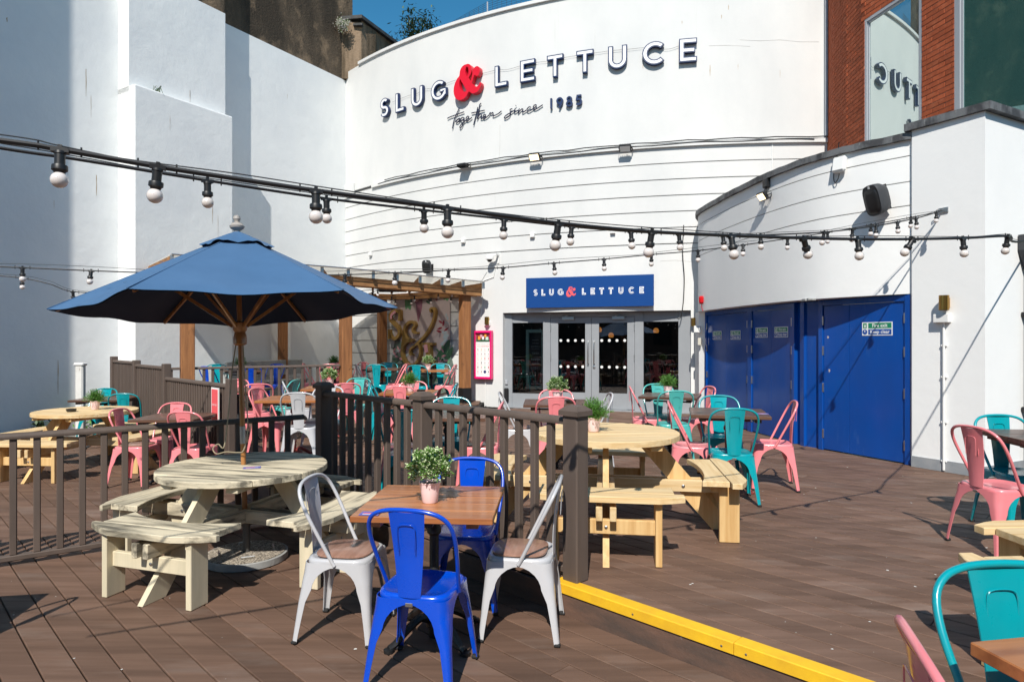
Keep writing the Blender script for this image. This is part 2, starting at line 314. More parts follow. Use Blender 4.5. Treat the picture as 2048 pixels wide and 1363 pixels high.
    def mesh(s, name, mat, smooth=False, angle=35):
        me = bpy.data.meshes.new(name); me.from_pydata(s.v, [], s.f)
        me.materials.append(MATS[mat])
        if smooth:
            bm = bmesh.new(); bm.from_mesh(me)
            for f in bm.faces: f.smooth = True
            lim = R(angle)
            for e in bm.edges:
                if len(e.link_faces) == 2 and e.calc_face_angle(0) > lim: e.smooth = False
            bm.to_mesh(me); bm.free()
        me.update(); return me
    def build(s, name, mat, parent=None, smooth=False, angle=35):
        return obj(name, s.mesh(name, mat, smooth, angle), parent)
def area(p): return 0.5 * sum(p[i][0] * p[(i + 1) % len(p)][1] - p[(i + 1) % len(p)][0] * p[i][1] for i in range(len(p)))
def obj(name, me, parent=None, loc=None, rot=None):
    o = bpy.data.objects.new(name, me); COL.objects.link(o)
    if parent is not None: o.parent = parent
    if loc: o.location = loc
    if rot: o.rotation_euler = rot
    return o
def thing(name, label, cat, loc=(0, 0, 0), rz=0.0, group=None):
    o = bpy.data.objects.new(name, None); COL.objects.link(o); o.empty_display_size = 0.1
    o.location = loc; o.rotation_euler = (0, 0, rz); return tag(o, label, cat, group)
def tag(o, label, cat, group=None, kind=None):
    if label: o['label'] = label
    if cat: o['category'] = cat
    if group: o['group'] = group
    if kind: o['kind'] = kind
    return o
KIDS = {}
def copy_tree(o, parent=None):
    c = o.copy(); COL.objects.link(c); c.parent = parent
    for ch in KIDS_OF(o): copy_tree(ch, c)
    return c
def KIDS_OF(o):
    if o.name not in KIDS: KIDS[o.name] = list(o.children)
    return KIDS[o.name]
def catmull(pts, n=6, closed=False):
    P = [Vector(p) for p in pts]; out = []; m = len(P)
    for i in range(m if closed else m - 1):
        if closed: p0, p1, p2, p3 = P[(i - 1) % m], P[i], P[(i + 1) % m], P[(i + 2) % m]
        else: p0, p1, p2, p3 = P[max(i - 1, 0)], P[i], P[i + 1], P[min(i + 2, m - 1)]
        for k in range(n):
            t = k / n
            out.append(0.5 * ((2 * p1) + (p2 - p0) * t + (2 * p0 - 5 * p1 + 4 * p2 - p3) * t * t + (3 * p1 - p0 - 3 * p2 + p3) * t ** 3))
    if not closed: out.append(P[-1])
    return [tuple(p) for p in out]
def inset(poly, dd):
    if area(poly) < 0: poly = poly[::-1]
    out = []; n = len(poly)
    for i in range(n):
        a, b, c = Vector(poly[i - 1][:2]), Vector(poly[i][:2]), Vector(poly[(i + 1) % n][:2])
        e1 = (b - a).normalized(); e2 = (c - b).normalized()
        n1 = Vector((-e1.y, e1.x)); n2 = Vector((-e2.y, e2.x)); k = max(0.25, 1 + n1.dot(n2))
        out.append(tuple(b + (n1 + n2) * (dd / k)))
    return out
def ribbon(pts, wd):
    P = [Vector(p[:2]) for p in pts]; Lf = []; Rt = []
    W = wd if isinstance(wd, (list, tuple)) else [wd] * len(P)
    for i, p in enumerate(P):
        e1 = (p - P[i - 1]).normalized() if i else None; e2 = (P[i + 1] - p).normalized() if i < len(P) - 1 else None
        e1 = e1 or e2; e2 = e2 or e1
        n1 = Vector((-e1.y, e1.x)); n2 = Vector((-e2.y, e2.x)); o = (n1 + n2) * (W[i] / 2 / max(0.4, 1 + n1.dot(n2)))
        Lf.append(tuple(p + o)); Rt.append(tuple(p - o))
    return Lf + Rt[::-1]
def arcpts(cx, cy, rx, ry, a0, a1, n=14):
    return [(cx + rx * math.cos(R(a0 + (a1 - a0) * i / n)), cy + ry * math.sin(R(a0 + (a1 - a0) * i / n))) for i in range(n + 1)]
def curve_fill(splines, depth):                   # 2-D outline with holes -> (verts, faces), front at z=depth
    cu = bpy.data.curves.new('tmp', 'CURVE'); cu.dimensions = '2D'; cu.fill_mode = 'BOTH'; cu.extrude = depth / 2
    for sp in splines:
        p = cu.splines.new('POLY'); p.points.add(len(sp) - 1); p.use_cyclic_u = True
        for i, q in enumerate(sp): p.points[i].co = (q[0], q[1], 0, 1)
    o = bpy.data.objects.new('tmp', cu); me = bpy.data.meshes.new_from_object(o)
    vs = [(v.co.x, v.co.y, v.co.z + depth / 2) for v in me.vertices]; fs = [tuple(f.vertices) for f in me.polygons]
    bpy.data.objects.remove(o); bpy.data.curves.remove(cu); bpy.data.meshes.remove(me); return vs, fs
def text_geo(txt, size, align='CENTER', spacing=1.0, bold=0.0):
    cu = bpy.data.curves.new('tmp', 'FONT'); cu.body = txt; cu.size = size; cu.align_x = align; cu.align_y = 'CENTER'; cu.space_character = spacing; cu.offset = bold; cu.resolution_u = 2
    o = bpy.data.objects.new('tmp', cu); me = bpy.data.meshes.new_from_object(o)
    vs = [tuple(v.co) for v in me.vertices]; fs = [tuple(f.vertices) for f in me.polygons]
    bpy.data.objects.remove(o); bpy.data.curves.remove(cu); bpy.data.meshes.remove(me); return vs, fs
# ================================================================ GROUND AND DECKS
Q2 = math.sqrt(0.5)
def uv(u, v): return ((u + v) * Q2, (v - u) * Q2)
EDGE = 4.22 * Q2
g = MB(); g.flat([(-120, -120), (120, -120), (120, 160), (-120, 160)], LOW - 0.14); tag(g.build('ground', 'asphalt'), None, None, kind='structure')
def clip(poly, a, b, c):                        # keep a*x+b*y<=c
    out = []
    for i in range(len(poly)):
        p, q = poly[i], poly[(i + 1) % len(poly)]; dp = a * p[0] + b * p[1] - c; dq = a * q[0] + b * q[1] - c
        if dp <= 0: out.append(p)
        if dp * dq < 0: t = dp / (dp - dq); out.append((p[0] + (q[0] - p[0]) * t, p[1] + (q[1] - p[1]) * t))
    return out
def boards(parent, v0, v1, top, ulim, th=0.024, bw=0.139, gap=0.0075, name='deck_board', cuts=()):
    v = v0; row = 0; n = 0
    while v < v1 - 0.02:
        vb = min(v + bw, v1)
        ua, ub = ulim(v)
        if ub > ua:
            u = ua - random.uniform(0.2, 6.0)
            while u < ub:
                ue = u + 6.2
                a, b = max(u, ua), min(ue - 0.003, ub)
                if b - a > 0.05:
                    poly = [uv(a, v), uv(b, v), uv(b, vb), uv(a, vb)]
                    for c in cuts: poly = clip(poly, *c) if poly else poly
                    if len(poly) > 2:
                        m = MB(); z = top + random.uniform(-0.0012, 0.0012)
                        if area(poly) < 0: poly = poly[::-1]
                        ins = inset(poly, 0.003); k = len(poly)
                        vs = [(p[0], p[1], z - th) for p in poly] + [(p[0], p[1], z - 0.003) for p in poly] + [(p[0], p[1], z) for p in ins]
                        fs = [tuple(range(2 * k, 3 * k))]
                        for j in range(2):
                            fs += [(j * k + i, j * k + (i + 1) % k, j * k + k + (i + 1) % k, j * k + k + i) for i in range(k)]
                        m.add(vs, fs); m.build(name, 'deck', parent); n += 1
                u = ue
        v += bw + gap; row += 1
    return n
low = MB(); low.prism([(-9.6, -3), (4.4, -0.3), (2.2, 2.02), (-9.6, 13.82)], LOW - 0.12, LOW - 0.026); low = low.build('lower_deck', 'deck_under'); tag(low, 'brown composite lower deck in the foreground and left', None, kind='structure')
boards(low, -2.6, EDGE - 0.024, LOW, lambda v: (max(-13.6, -13.6 if v > -0.6 else -9), 1.6))
up = MB(); up.prism([(3.9, 0.36), (7.5, -3.2), (7.5, 14.5), (-9.4, 20), (-9.4, 13.66)], LOW - 0.1, -0.026); up = up.build('upper_deck', 'deck_under'); tag(up, 'brown composite upper deck in front of the entrance', None, kind='structure')
def ul(v):
    return (max(-14.2, -14.2), 3.4 if v < 4.6 else (1.2 if v < 8 else -0.9))
def u_up(v):
    # left limit follows the party wall, right limit the annex
    lo = -13.8 if v < 5 else (-13.8 + (v - 5) * 0.8)
    hi = 1.9 if v < 5.5 else (1.9 - (v - 5.5) * 0.95)
    return (lo, hi)
boards(up, EDGE, 12.7, 0.0, u_up)
rs = MB(); a = uv(-13.6, EDGE - 0.012); b = uv(3.0, EDGE - 0.012)
rs.beam((*a, (LOW - 0.03) / 2 - 0.015), (*b, (LOW - 0.03) / 2 - 0.015), 0.022, abs(LOW) - 0.004); rs.build('riser', 'riser', up)
ns = thing('step_nosing', 'bright yellow anti-slip nosing along the edge of the deck step', 'step edge')
u0, u1 = -2.60, 1.6
for k, (ua, ub) in enumerate(((u0, -1.452), (-1.448, -0.102), (-0.098, u1))):
    m = MB(); z = 0.003 + 0.0015 * (k % 2); vs = []
    prof = [(EDGE - 0.030, -0.052), (EDGE - 0.034, -0.050), (EDGE - 0.034, z), (EDGE - 0.030, z + 0.004), (EDGE + 0.052, z + 0.004), (EDGE + 0.055, 0.001)]
    for uu in (ua, ub):
        for v, zz in prof: vs.append((*uv(uu, v), zz))
    n = len(prof); m.add(vs, [(i, i + 1, n + i + 1, n + i) for i in range(n - 1)] + [tuple(range(n)), tuple(range(n, 2 * n))]); m.build('nosing_strip', 'yellow_grp', ns)
    for uu in [ua + 0.06, ub - 0.06] + [ua + (ub - ua) * 0.5]:
        s_ = MB(); p = uv(uu, EDGE - 0.0345); Mx = plane_frame(p, (-Q2, -Q2), -0.028); s_.lathe([(0.006, 0), (0.006, 0.001), (0.002, 0.002)], 8, Mx); s_.build('screw', 'steel', ns)
# raised pergola platform in the corner
PZ = 0.12
pf = MB(); pf.prism([(-5.85, 10.45), (-5.45, 10.95), (-3.05, 12.35), (-0.72, 12.45), (-0.62, 14.4), (-4.6, 17.8), (-8.4, 11.8), (-7.3, 11.9)], 0.0, PZ - 0.026); pf = pf.build('pergola_platform', 'deck_under'); tag(pf, 'raised deck platform under the pergola', None, kind='structure')
PCUT = [(0.60, -1.03, 0.60 * -5.45 - 1.03 * 10.95), (0.97, 0.05, -0.62), ]
boards(pf, 3.6, 10.2, PZ, lambda v: (-14.2 + max(0, v - 3.9) * 0.25, -7.0), cuts=[(1.40, -2.40, 1.40 * -5.45 - 2.40 * 10.95), (1, 0, -0.70), (-0.8637, 0.5034, 0.8637 * 4.50 + 0.5034 * 17.4)])
# paint flecks and crumbs on the boards
fl = MB()
rr = random.Random(3)
for i in range(240):
    if i < 210: X = rr.uniform(-0.5, 4.6); Y = rr.uniform(max(2.4, 4.5 - X), 9.5); z = 0.0022
    else: X = rr.uniform(-3.6, 0.6); Y = rr.uniform(2.3, 4.0 - X * 0.2); z = LOW + 0.0022
    if z > 0 and X + Y < 4.4: continue
    if z < 0 and X + Y > 4.05: continue
    s_ = rr.choice([0.002, 0.003, 0.003, 0.004, 0.008]) * rr.uniform(0.6, 1.2); a0 = rr.uniform(0, 6.28)
    fl.flat([(X + s_ * rr.uniform(.5, 1.3) * math.cos(a0 + k * 1.047), Y + s_ * rr.uniform(.5, 1.3) * math.sin(a0 + k * 1.047)) for k in range(6)], z)
tag(fl.build('crumbs', 'flecks'), 'pale crumbs and droppings scattered on the deck boards', None, kind='stuff')

# ================================================================ CURVED FACADE
cb = thing('curved_building', 'tall white curved pub facade with grooved courses and big lettering', 'building')
def arc_band(parent, X0, X1, z0, z1, off=0.0, thick=0.30, mat='white_render', name='wall', n=None, smooth=True):
    n = n or max(4, int((X1 - X0) / 0.22)); m = MB(); vs = []
    for i in range(n + 1):
        X = X0 + (X1 - X0) * i / n; f = arc_xy(X, off); k = arc_xy(X, off - thick)
        vs += [(*f, z0), (*f, z1), (*k, z1), (*k, z0)]
    fs = []
    for i in range(n):
        a = 4 * i
        for j in range(4): fs.append((a + j, a + (j + 1) % 4, a + 4 + (j + 1) % 4, a + 4 + j))
    fs += [(3, 2, 1, 0), (4 * n, 4 * n + 1, 4 * n + 2, 4 * n + 3)]
    m.add(vs, fs); return m.build(name, mat, parent, smooth)
XL, XR = -4.72, 6.75
LEDGE = 5.35; TOP = 8.62
arc_band(cb, XL, XR, LEDGE + 0.05, TOP, 0.0, name='upper_wall')
arc_band(cb, XL + 0.75, XR, TOP + 0.002, TOP + 0.07, 0.05, 0.36, name='parapet_coping')
arc_band(cb, XL + 1.2, XR, LEDGE - 0.03, LEDGE + 0.048, 0.06, 0.2, name='ledge', mat='white_render')
arc_band(cb, XL, XR, 0.0, LEDGE + 0.04, -0.045, 0.2, name='backing_wall', mat='groove_shadow') if False else None
z = LEDGE - 0.033; GR = 0.322; k = 0
while z > 3.40:
    z0 = z - GR + 0.020
    arc_band(cb, XL, XR, z0, z, 0.0, name='render_course'); z -= GR
zb = z
arc_band(cb, XL, XR, zb, LEDGE, -0.022, 0.24, name='groove_backing', mat='groove_shadow')
XG = -1.22
zz = z
while zz > 0.05:
    z0 = max(zz - GR + 0.020, 0.0); arc_band(cb, XL, XG, z0, zz, 0.0, name='render_course'); zz -= GR
arc_band(cb, XL, XG, 0.0, zb, -0.022, 0.24, name='groove_backing', mat='groove_shadow')
DX0, DX1, DTOP = -0.20, 3.56, 2.06
arc_band(cb, XG + 0.002, DX0, 0.0, zb - 0.002, 0.0, 0.45, name='wall')
arc_band(cb, DX1, 4.6, 0.0, zb - 0.002, 0.0, 0.45, name='wall')
arc_band(cb, DX0 + 0.001, DX1 - 0.001, DTOP, zb - 0.002, 0.0, 0.45, name='lintel_wall')
# white rebates either side of the old plaster corner at the left end
m = MB(); Mx = arc_frame(-4.15, 0); m.box((-0.25, 5.42, 0.02), (0.55, 0.35, 0.03), Mx); m.build('plaster_patch', 'white_render', cb)
# cable run along the ledge
m = MB()
pp = [(*arc_xy(-3.1 + i * 0.33, 0.075 + 0.006 * math.sin(i * 1.7)), LEDGE + 0.066 + 0.010 * math.sin(i * 2.3)) for i in range(29)]
m.tube(pp, 0.012, 5); pp = [(*arc_xy(-3.3 + i * 0.34, 0.066), LEDGE + 0.02 + 0.012 * math.sin(i * 1.3)) for i in range(28)]; m.tube(pp, 0.008, 5); m.build('cable', 'cable', cb)
m = MB()
m.tube([(*arc_xy(6.12, 0.05), z_) for z_ in (LEDGE + 0.08, 6.5, 8.6)], 0.035, 8); m.build('downpipe', 'frame_grey', cb, True)
m = MB(); m.tube([(*arc_xy(6.25, 0.03), z_) for z_ in (4.2, LEDGE, 8.6)], 0.012, 6); m.build('cable', 'cable', cb)
m = MB(); m.tube([(*arc_xy(5.1, 0.006), z_) for z_ in (LEDGE - 0.03, 4.6)], 0.012, 6); m.build('conduit', 'white_plastic', cb)
# thin conduit cable from the ledge corner down beside the annex and little wall boxes
m = MB(); pts = [(*arc_xy(-0.35, 0.012), 3.1), (*arc_xy(-0.4, 0.012), 2.85), (*arc_xy(-0.62, 0.012), 2.78), (*arc_xy(-0.66, 0.012), 2.2), (*arc_xy(-0.70, 0.012), 1.95)]
m.tube(pts, 0.009, 5); m.tube([(*arc_xy(-0.55, 0.012), 2.98), (*arc_xy(-0.72, 0.012), 2.72), (*arc_xy(-0.74, 0.012), 2.1)], 0.007, 5); m.build('conduit', 'white_plastic', cb)
for px, py in ((743, 508), (928, 482), (1066, 471), (1226, 463)):
    X, Y = arc_at(px); Mx = arc_frame(X, zat(py, Y)); m = MB(); m.box((0, 0, 0.035), (0.10, 0.10, 0.07), Mx, 0.01); m.build('junction_box', 'white_plastic', cb)
# -------- entrance
c0 = Vector(arc_xy(DX0)); c1 = Vector(arc_xy(DX1)); dn = Vector((-(c1 - c0).y, (c1 - c0).x)); dn = -dn.normalized()      # towards the deck
if dn.y > 0: dn = -dn
DW = (c1 - c0).length
org = c0 - dn * 0.15
DM = plane_frame(org, dn, 0.0)                    # local x along the door, y up, z out
en = thing('entrance_doors', 'grey glazed double doors with sidelights under the blue sign', 'door')
def mbox(x0, x1, y0, y1, z0, z1, M=DM, bev=0.0): return MB().box(((x0 + x1) / 2, (y0 + y1) / 2, (z0 + z1) / 2), (x1 - x0, y1 - y0, z1 - z0), M, bev)
def px2d(px): # image column -> local x on the door plane
    r = (px - CX) / F; e = Vector((DM[0][0], DM[1][0])); o = org
    return (r * o.y - o.x) / (e.x - r * e.y)
xs = {k: px2d(v) for k, v in dict(f0=1009, g0=1025.5, g1=1087, d0=1102, da0=1117, da1=1171, mid=1183.5, db0=1198.5, db1=1255, d1=1269.5, h0=1287.5, h1=1357, f1=1377).items()}
DH = 2.045
fr = MB()
for a_, b_ in ((xs['f0'] - 0.1, xs['g0']), (xs['g1'], xs['d0'] - 0.004), (xs['d1'] + 0.004, xs['h0']), (xs['h1'], xs['f1'] + 0.12)):
    fr.box(((a_ + b_) / 2, DH / 2, 0), (b_ - a_, DH, 0.09), DM, 0.006)
for a_, b_ in ((xs['g0'], xs['g1']), (xs['h0'], xs['h1'])):
    fr.box(((a_ + b_) / 2, 0.155, -0.006), (b_ - a_ + .004, 0.31, 0.07), DM); fr.box(((a_ + b_) / 2, DH - 0.10, -0.006), (b_ - a_ + .004, 0.2, 0.07), DM)
fr.box(((xs['d0'] + xs['d1']) / 2, DH - 0.045, -0.004), (xs['d1'] - xs['d0'] + 0.02, 0.09, 0.08), DM)
fr.box((DW / 2, 0.012, 0.05), (DW - 0.04, 0.024, 0.24), DM)
fr.build('door_frame', 'door_grey', en)
GT, GB = 1.83, 0.36
for a_, b_, ga, gb, hs in ((xs['d0'], xs['mid'] - 0.003, xs['da0'], xs['da1'], 1), (xs['mid'] + 0.003, xs['d1'], xs['db0'], xs['db1'], -1)):
    lf = MB(); z_ = 0.01
    for q0, q1 in ((a_, ga), (gb, b_)): lf.box(((q0 + q1) / 2, 0.03 + (DH - 0.12) / 2, z_), (q1 - q0, DH - 0.13, 0.055), DM, 0.003)
    lf.box(((ga + gb) / 2, (0.03 + GB) / 2, z_ - 0.003), (gb - ga + .004, GB - 0.03, 0.05), DM); lf.box(((ga + gb) / 2, (GT + DH - 0.10) / 2, z_ - 0.003), (gb - ga + .004, DH - 0.10 - GT, 0.05), DM)
    lf = lf.build('door_leaf', 'door_grey', en)
    MB().box(((ga + gb) / 2, (GB + GT) / 2, z_), (gb - ga, GT - GB, 0.008), DM).build('pane', 'door_glass', lf)
    hx = b_ - 0.06 if hs > 0 else a_ + 0.06
    h_ = MB(); h_.tube([(hx, 0.98, z_ + 0.03), (hx, 0.98, z_ + 0.085), (hx, 1.0, z_ + 0.09), (hx, 1.42, z_ + 0.09), (hx, 1.44, z_ + 0.085), (hx, 1.44, z_ + 0.03)], 0.012, 8, DM); h_.build('handle', 'steel', lf, True)
    if hs < 0:
        h_ = MB(); h_.lathe([(0.032, 0), (0.032, 0.01), (0.012, 0.014)], 12, DM @ Matrix.Translation((a_ + 0.055, 0.90, z_ + 0.028))); h_.build('lock', 'steel', lf, True)
    for hy in (0.30, 1.03, 1.66):
        h_ = MB(); hx2 = a_ + 0.004 if hs > 0 else b_ - 0.004; h_.tube([(hx2, hy, z_ + 0.032), (hx2, hy + 0.14, z_ + 0.032)], 0.010, 6, DM); h_.build('hinge', 'steel', lf)
    cl = MB(); cx = (a_ + b_) / 2 + (0.12 if hs < 0 else -0.05); cl.box((cx, DH - 0.115, z_ + 0.055), (0.26, 0.065, 0.05), DM, 0.006); cl.tube([(cx - 0.07, DH - 0.08, z_ + 0.07), (cx + 0.02, DH - 0.055, z_ + 0.09), (cx - 0.08, DH - 0.03, z_ + 0.05)], 0.009, 6, DM); cl.build('door_closer', 'steel', lf)
    for yy in (1.46, 0.905):
        for q in range(4):
            dx = ga + 0.055 + (gb - ga - 0.11) * q / 3; do = MB(); do.lathe([(0.030, 0), (0.030, 0.0015)], 16, DM @ Matrix.Translation((dx, yy, z_ + 0.0055))); do.build('dot', 'white_plastic', lf)
for a_, b_ in ((xs['g0'], xs['g1']), (xs['h0'], xs['h1'])):
    MB().box(((a_ + b_) / 2, (0.31 + DH - 0.2) / 2, 0), (b_ - a_, DH - 0.51, 0.008), DM).build('pane', 'door_glass', en)
m = mbox(xs['f0'] + 0.035, xs['f0'] + 0.095, 0.50, 0.60, 0.046, 0.075, bev=0.006); m.build('door_push', 'frame_grey', en)
m = mbox(xs['f0'] + 0.02, xs['f0'] + 0.12, 0.12, 0.42, 0.046, 0.11, bev=0.02); m.build('door_stop_box', 'black_plastic', en)
# interior room behind the glass
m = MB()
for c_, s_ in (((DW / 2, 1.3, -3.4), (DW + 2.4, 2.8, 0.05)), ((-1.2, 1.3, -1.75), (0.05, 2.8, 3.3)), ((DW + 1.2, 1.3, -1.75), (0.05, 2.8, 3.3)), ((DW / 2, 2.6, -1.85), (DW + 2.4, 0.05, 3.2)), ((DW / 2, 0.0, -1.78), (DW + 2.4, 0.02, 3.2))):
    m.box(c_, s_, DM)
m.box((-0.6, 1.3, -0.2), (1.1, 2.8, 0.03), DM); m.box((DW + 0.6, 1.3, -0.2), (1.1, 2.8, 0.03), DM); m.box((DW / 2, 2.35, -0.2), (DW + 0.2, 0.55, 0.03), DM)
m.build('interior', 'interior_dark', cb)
for i, (lx, ly, lz) in enumerate(((1.86, 1.70, -1.2), (2.0, 1.58, -2.0), (3.1, 1.68, -1.6))):
    p = DM @ Vector((lx, ly, lz)); l_ = thing('pendant_lamp', ['amber pendant lamp glowing inside the right-hand door leaf', 'smaller amber lamp further inside behind the right-hand door leaf', 'amber lamp glowing inside the right sidelight'][i], 'lamp', tuple(p), 0, 'amber lamps inside the pub')
    MB().lathe([(0.0, -0.05), (0.05, -0.045), (0.07, 0.0), (0.05, 0.05), (0.02, 0.07)], 12).build('glass_shade', 'amber_glow', l_, True); MB().tube([(0, 0, 0.07), (0, 0, 2.5 - ly)], 0.006, 5).build('flex', 'cable', l_)
# framed poster inside the left sidelight
po = thing('framed_poster', 'dark poster in a mint green moulded frame inside the left sidelight', 'poster'); PM = DM @ Matrix.Translation((xs['g0'] + 0.27, 0.40, -0.14))
W_, H_ = 0.42, 1.30
m = MB(); 
for q, (e, t_) in enumerate(((0.0, 0.05), (0.035, 0.03))):
    for a_, b_, c_, d_ in ((0, W_, 0, 0.07), (0, W_, H_ - 0.07, H_), (0, 0.07, 0, H_), (W_ - 0.07, W_, 0, H_)):
        if q == 0: m.box(((a_ + b_) / 2, (c_ + d_) / 2, 0.02 + 0.002 * (b_ - a_ > 0.2)), (b_ - a_, d_ - c_, t_), PM, 0.008)
m.build('frame', 'mint', po)
m = MB(); m.box((W_ / 2, H_ / 2, 0.0), (W_ - 0.1, H_ - 0.1, 0.01), PM); sh = m.build('sheet', 'print_black', po)
def txt(s, size, x, y, zz, M, mat, parent, bold=0.0, sp=1.0, name='lettering', align='CENTER'):
    m = MB(); v, f = text_geo(s, size, align, sp, bold); m.add(v, f, M @ Matrix.Translation((x, y, zz))); return m.build(name, mat, parent)
txt('SAL', 0.075, W_ / 2, 0.155, 0.0065, PM, 'letter_white', po)
for i, (ww, hh, yy, mm) in enumerate(((.2, .018, .115, 'letter_white'), (.20, .012, .93, 'letter_white'), (.15, .018, 1.0, 'print_grey'), (.15, .018, 1.07, 'print_grey'), (.18, .012, .88, 'print_grey'), (.16, .01, .79, 'letter_white'), (.16, .01, .77, 'letter_white'), (.22, .016, .66, 'letter_white'), (.2, .016, .635, 'letter_white'), (.14, .016, .59, 'print_magenta'), (.18, .009, .565, 'letter_white'), (.16, .009, .55, 'letter_white'), (.14, .016, .50, 'print_magenta'), (.2, .009, .475, 'letter_white'), (.22, .009, .455, 'letter_white'), (.2, .009, .435, 'letter_white'))):
    m = MB(); n = max(3, int(ww / 0.035)); 
    for q in range(n): m.box((W_ / 2 - ww / 2 + ww * (q + .5) / n, yy, 0.0062), (ww / n * 0.75, hh * 0.8, 0.001), PM)
    m.build('text_line', mm, po)

# -------- blue fascia sign over the door
LET = {}
sw = 0.20
def E_(t=sw, w_=0.72): return [(0, 0), (w_, 0), (w_, t), (t, t), (t, 0.5 - t / 2), (w_ * .9, 0.5 - t / 2), (w_ * .9, 0.5 + t / 2), (t, 0.5 + t / 2), (t, 1 - t), (w_, 1 - t), (w_, 1), (0, 1)]
def L_(t=sw, w_=0.66): return [(0, 0), (w_, 0), (w_, t), (t, t), (t, 1), (0, 1)]
def T_(t=sw, w_=0.76): return [(w_ / 2 - t / 2, 0), (w_ / 2 + t / 2, 0), (w_ / 2 + t / 2, 1 - t), (w_, 1 - t), (w_, 1), (0, 1), (0, 1 - t), (w_ / 2 - t / 2, 1 - t)]
def U_(t=sw, q=None, w_=0.80): return ribbon([(t / 2, 1)] + arcpts(w_ / 2, w_ / 2, w_ / 2 - t / 2, w_ / 2 - t / 2, 180, 360, 16) + [(w_ - t / 2, 1)], q or t)
def C_(t=sw, q=None): return ribbon(arcpts(0.5, 0.5, 0.5 - t / 2, 0.5 - t / 2, 42, 318, 26), q or t)
def G_(t=sw, q=None):
    if q: return ribbon(arcpts(0.5, 0.5, 0.5 - t / 2, 0.5 - t / 2, 50, 325, 26) + [(1 - t / 2 - .02, 0.30), (1 - t / 2 - .02, 0.47), (0.62, 0.47)], q)
    return ribbon(arcpts(0.5, 0.5, 0.5 - t / 2, 0.5 - t / 2, 44, 328, 26) + [(1 - t / 2 - .02, 0.30), (1 - t / 2 - .02, 0.47), (0.56, 0.47)], [t] * 27 + [t, t * .95, t * .9])
def S_(t=sw, q=None):
    rc = (1 - t) / 4; rx = rc * 1.12
    return ribbon(arcpts(rx + t / 2, 1 - t / 2 - rc, rx, rc, 28, 262, 18) + arcpts(rx + t / 2, t / 2 + rc, rx, rc, 82, -152, 18), q or t)
LET = dict(S=S_, L=L_, U=U_, G=G_, E=E_, T=T_, C=C_)
AMP_O = [(885,237),(915,240),(940,262),(948,300),(940,340),(914,374),(938,410),(947,385),(957,345),(963,312),(985,286),(1015,282),(1038,300),(1043,335),(1030,366),(1005,375),(984,360),(972,378),(962,410),(952,432),(982,466),(1005,477),(1030,466),(1046,440),(1056,455),(1050,490),(1020,524),(985,535),(950,530),(916,508),(890,545),(850,568),(810,570),(770,552),(746,512),(738,462),(750,405),(780,356),(806,334),(812,292),(830,258),(858,241)]
AMP_H1 = [(893,262),(881,276),(876,308),(888,345),(899,360),(910,338),(914,302),(908,272)]
AMP_H2 = [(815,368),(806,402),(809,440),(826,474),(850,496),(878,499),(889,489),(862,444),(834,398)]
def amp(): # unit-height ampersand outlines
    f = lambda L: [q[:2] for q in catmull([((x - 738) / 334.0, (570 - y) / 334.0, 0) for x, y in L], 3, True)]
    return [f(AMP_O), f(AMP_H1), f(AMP_H2)]
fs_ = thing('fascia_sign', 'flat blue rectangular sign reading SLUG & LETTUCE above the entrance doors', 'sign')
X0s, Y0s = arc_at(1056); X1s, Y1s = arc_at(1308)
pL = Vector(arc_xy(X0s, 0.10)); pR = Vector(arc_xy(X1s, 0.10)); nn = Vector((-(pR - pL).y, (pR - pL).x)); nn = -nn if nn.y > 0 else nn
SM = plane_frame(pL, nn, zat(616, pL.y)); SW = (pR - pL).length; SH = 0.635
MB().box((SW / 2, SH / 2, 0.0), (SW, SH, 0.03), SM, 0.003).build('board', 'sign_blue', fs_)
m = MB(); m.box((SW * .2, SH / 2, -0.05), (0.04, SH * .8, 0.07), SM); m.box((SW * .8, SH / 2, -0.05), (0.04, SH * .8, 0.07), SM); m.build('bracket', 'frame_grey', fs_)
LH = 0.135
for ch, cx, cy in (('S', 200, 318), ('L', 322, 315), ('U', 449, 308), ('G', 590, 306), ('L', 946, 298), ('E', 1078, 296), ('T', 1210, 292), ('T', 1346, 289), ('U', 1492, 287), ('C', 1642, 285), ('E', 1790, 283)):
    pl = LET[ch](0.28); xs_ = [q[0] for q in pl]; ww = max(xs_) * LH * 0.92
    lx = (cx - 47) / (1962 - 47) * SW; ly = 0.325
    pl = [((q[0] * 0.92) * LH + lx - ww / 2, (q[1] - 0.5) * LH + ly) for q in pl]
    m = MB(); m.prism(pl, 0.0155, 0.0185, SM); lo = m.build('letter', 'letter_white', fs_)
    if ch in 'ELT': ip = inset(pl, 0.0145)
    else: ip = [((q[0] * 0.92) * LH + lx - ww / 2, (q[1] - 0.5) * LH * 0.995 + ly) for q in LET[ch](0.28, 0.075)]
    m = MB(); m.prism(ip, 0.0186, 0.0205, SM); m.build('letter_inline', 'sign_blue', lo)
v, f = curve_fill(amp(), 0.004); AH = 0.215
m = MB(); m.add(v, f, SM @ Matrix.Translation(((677 - 47) / 1915 * SW, 0.325 - AH / 2, 0.0156)) @ Matrix.Diagonal((AH, AH, 1, 1))); m.build('ampersand', 'letter_coral', fs_)

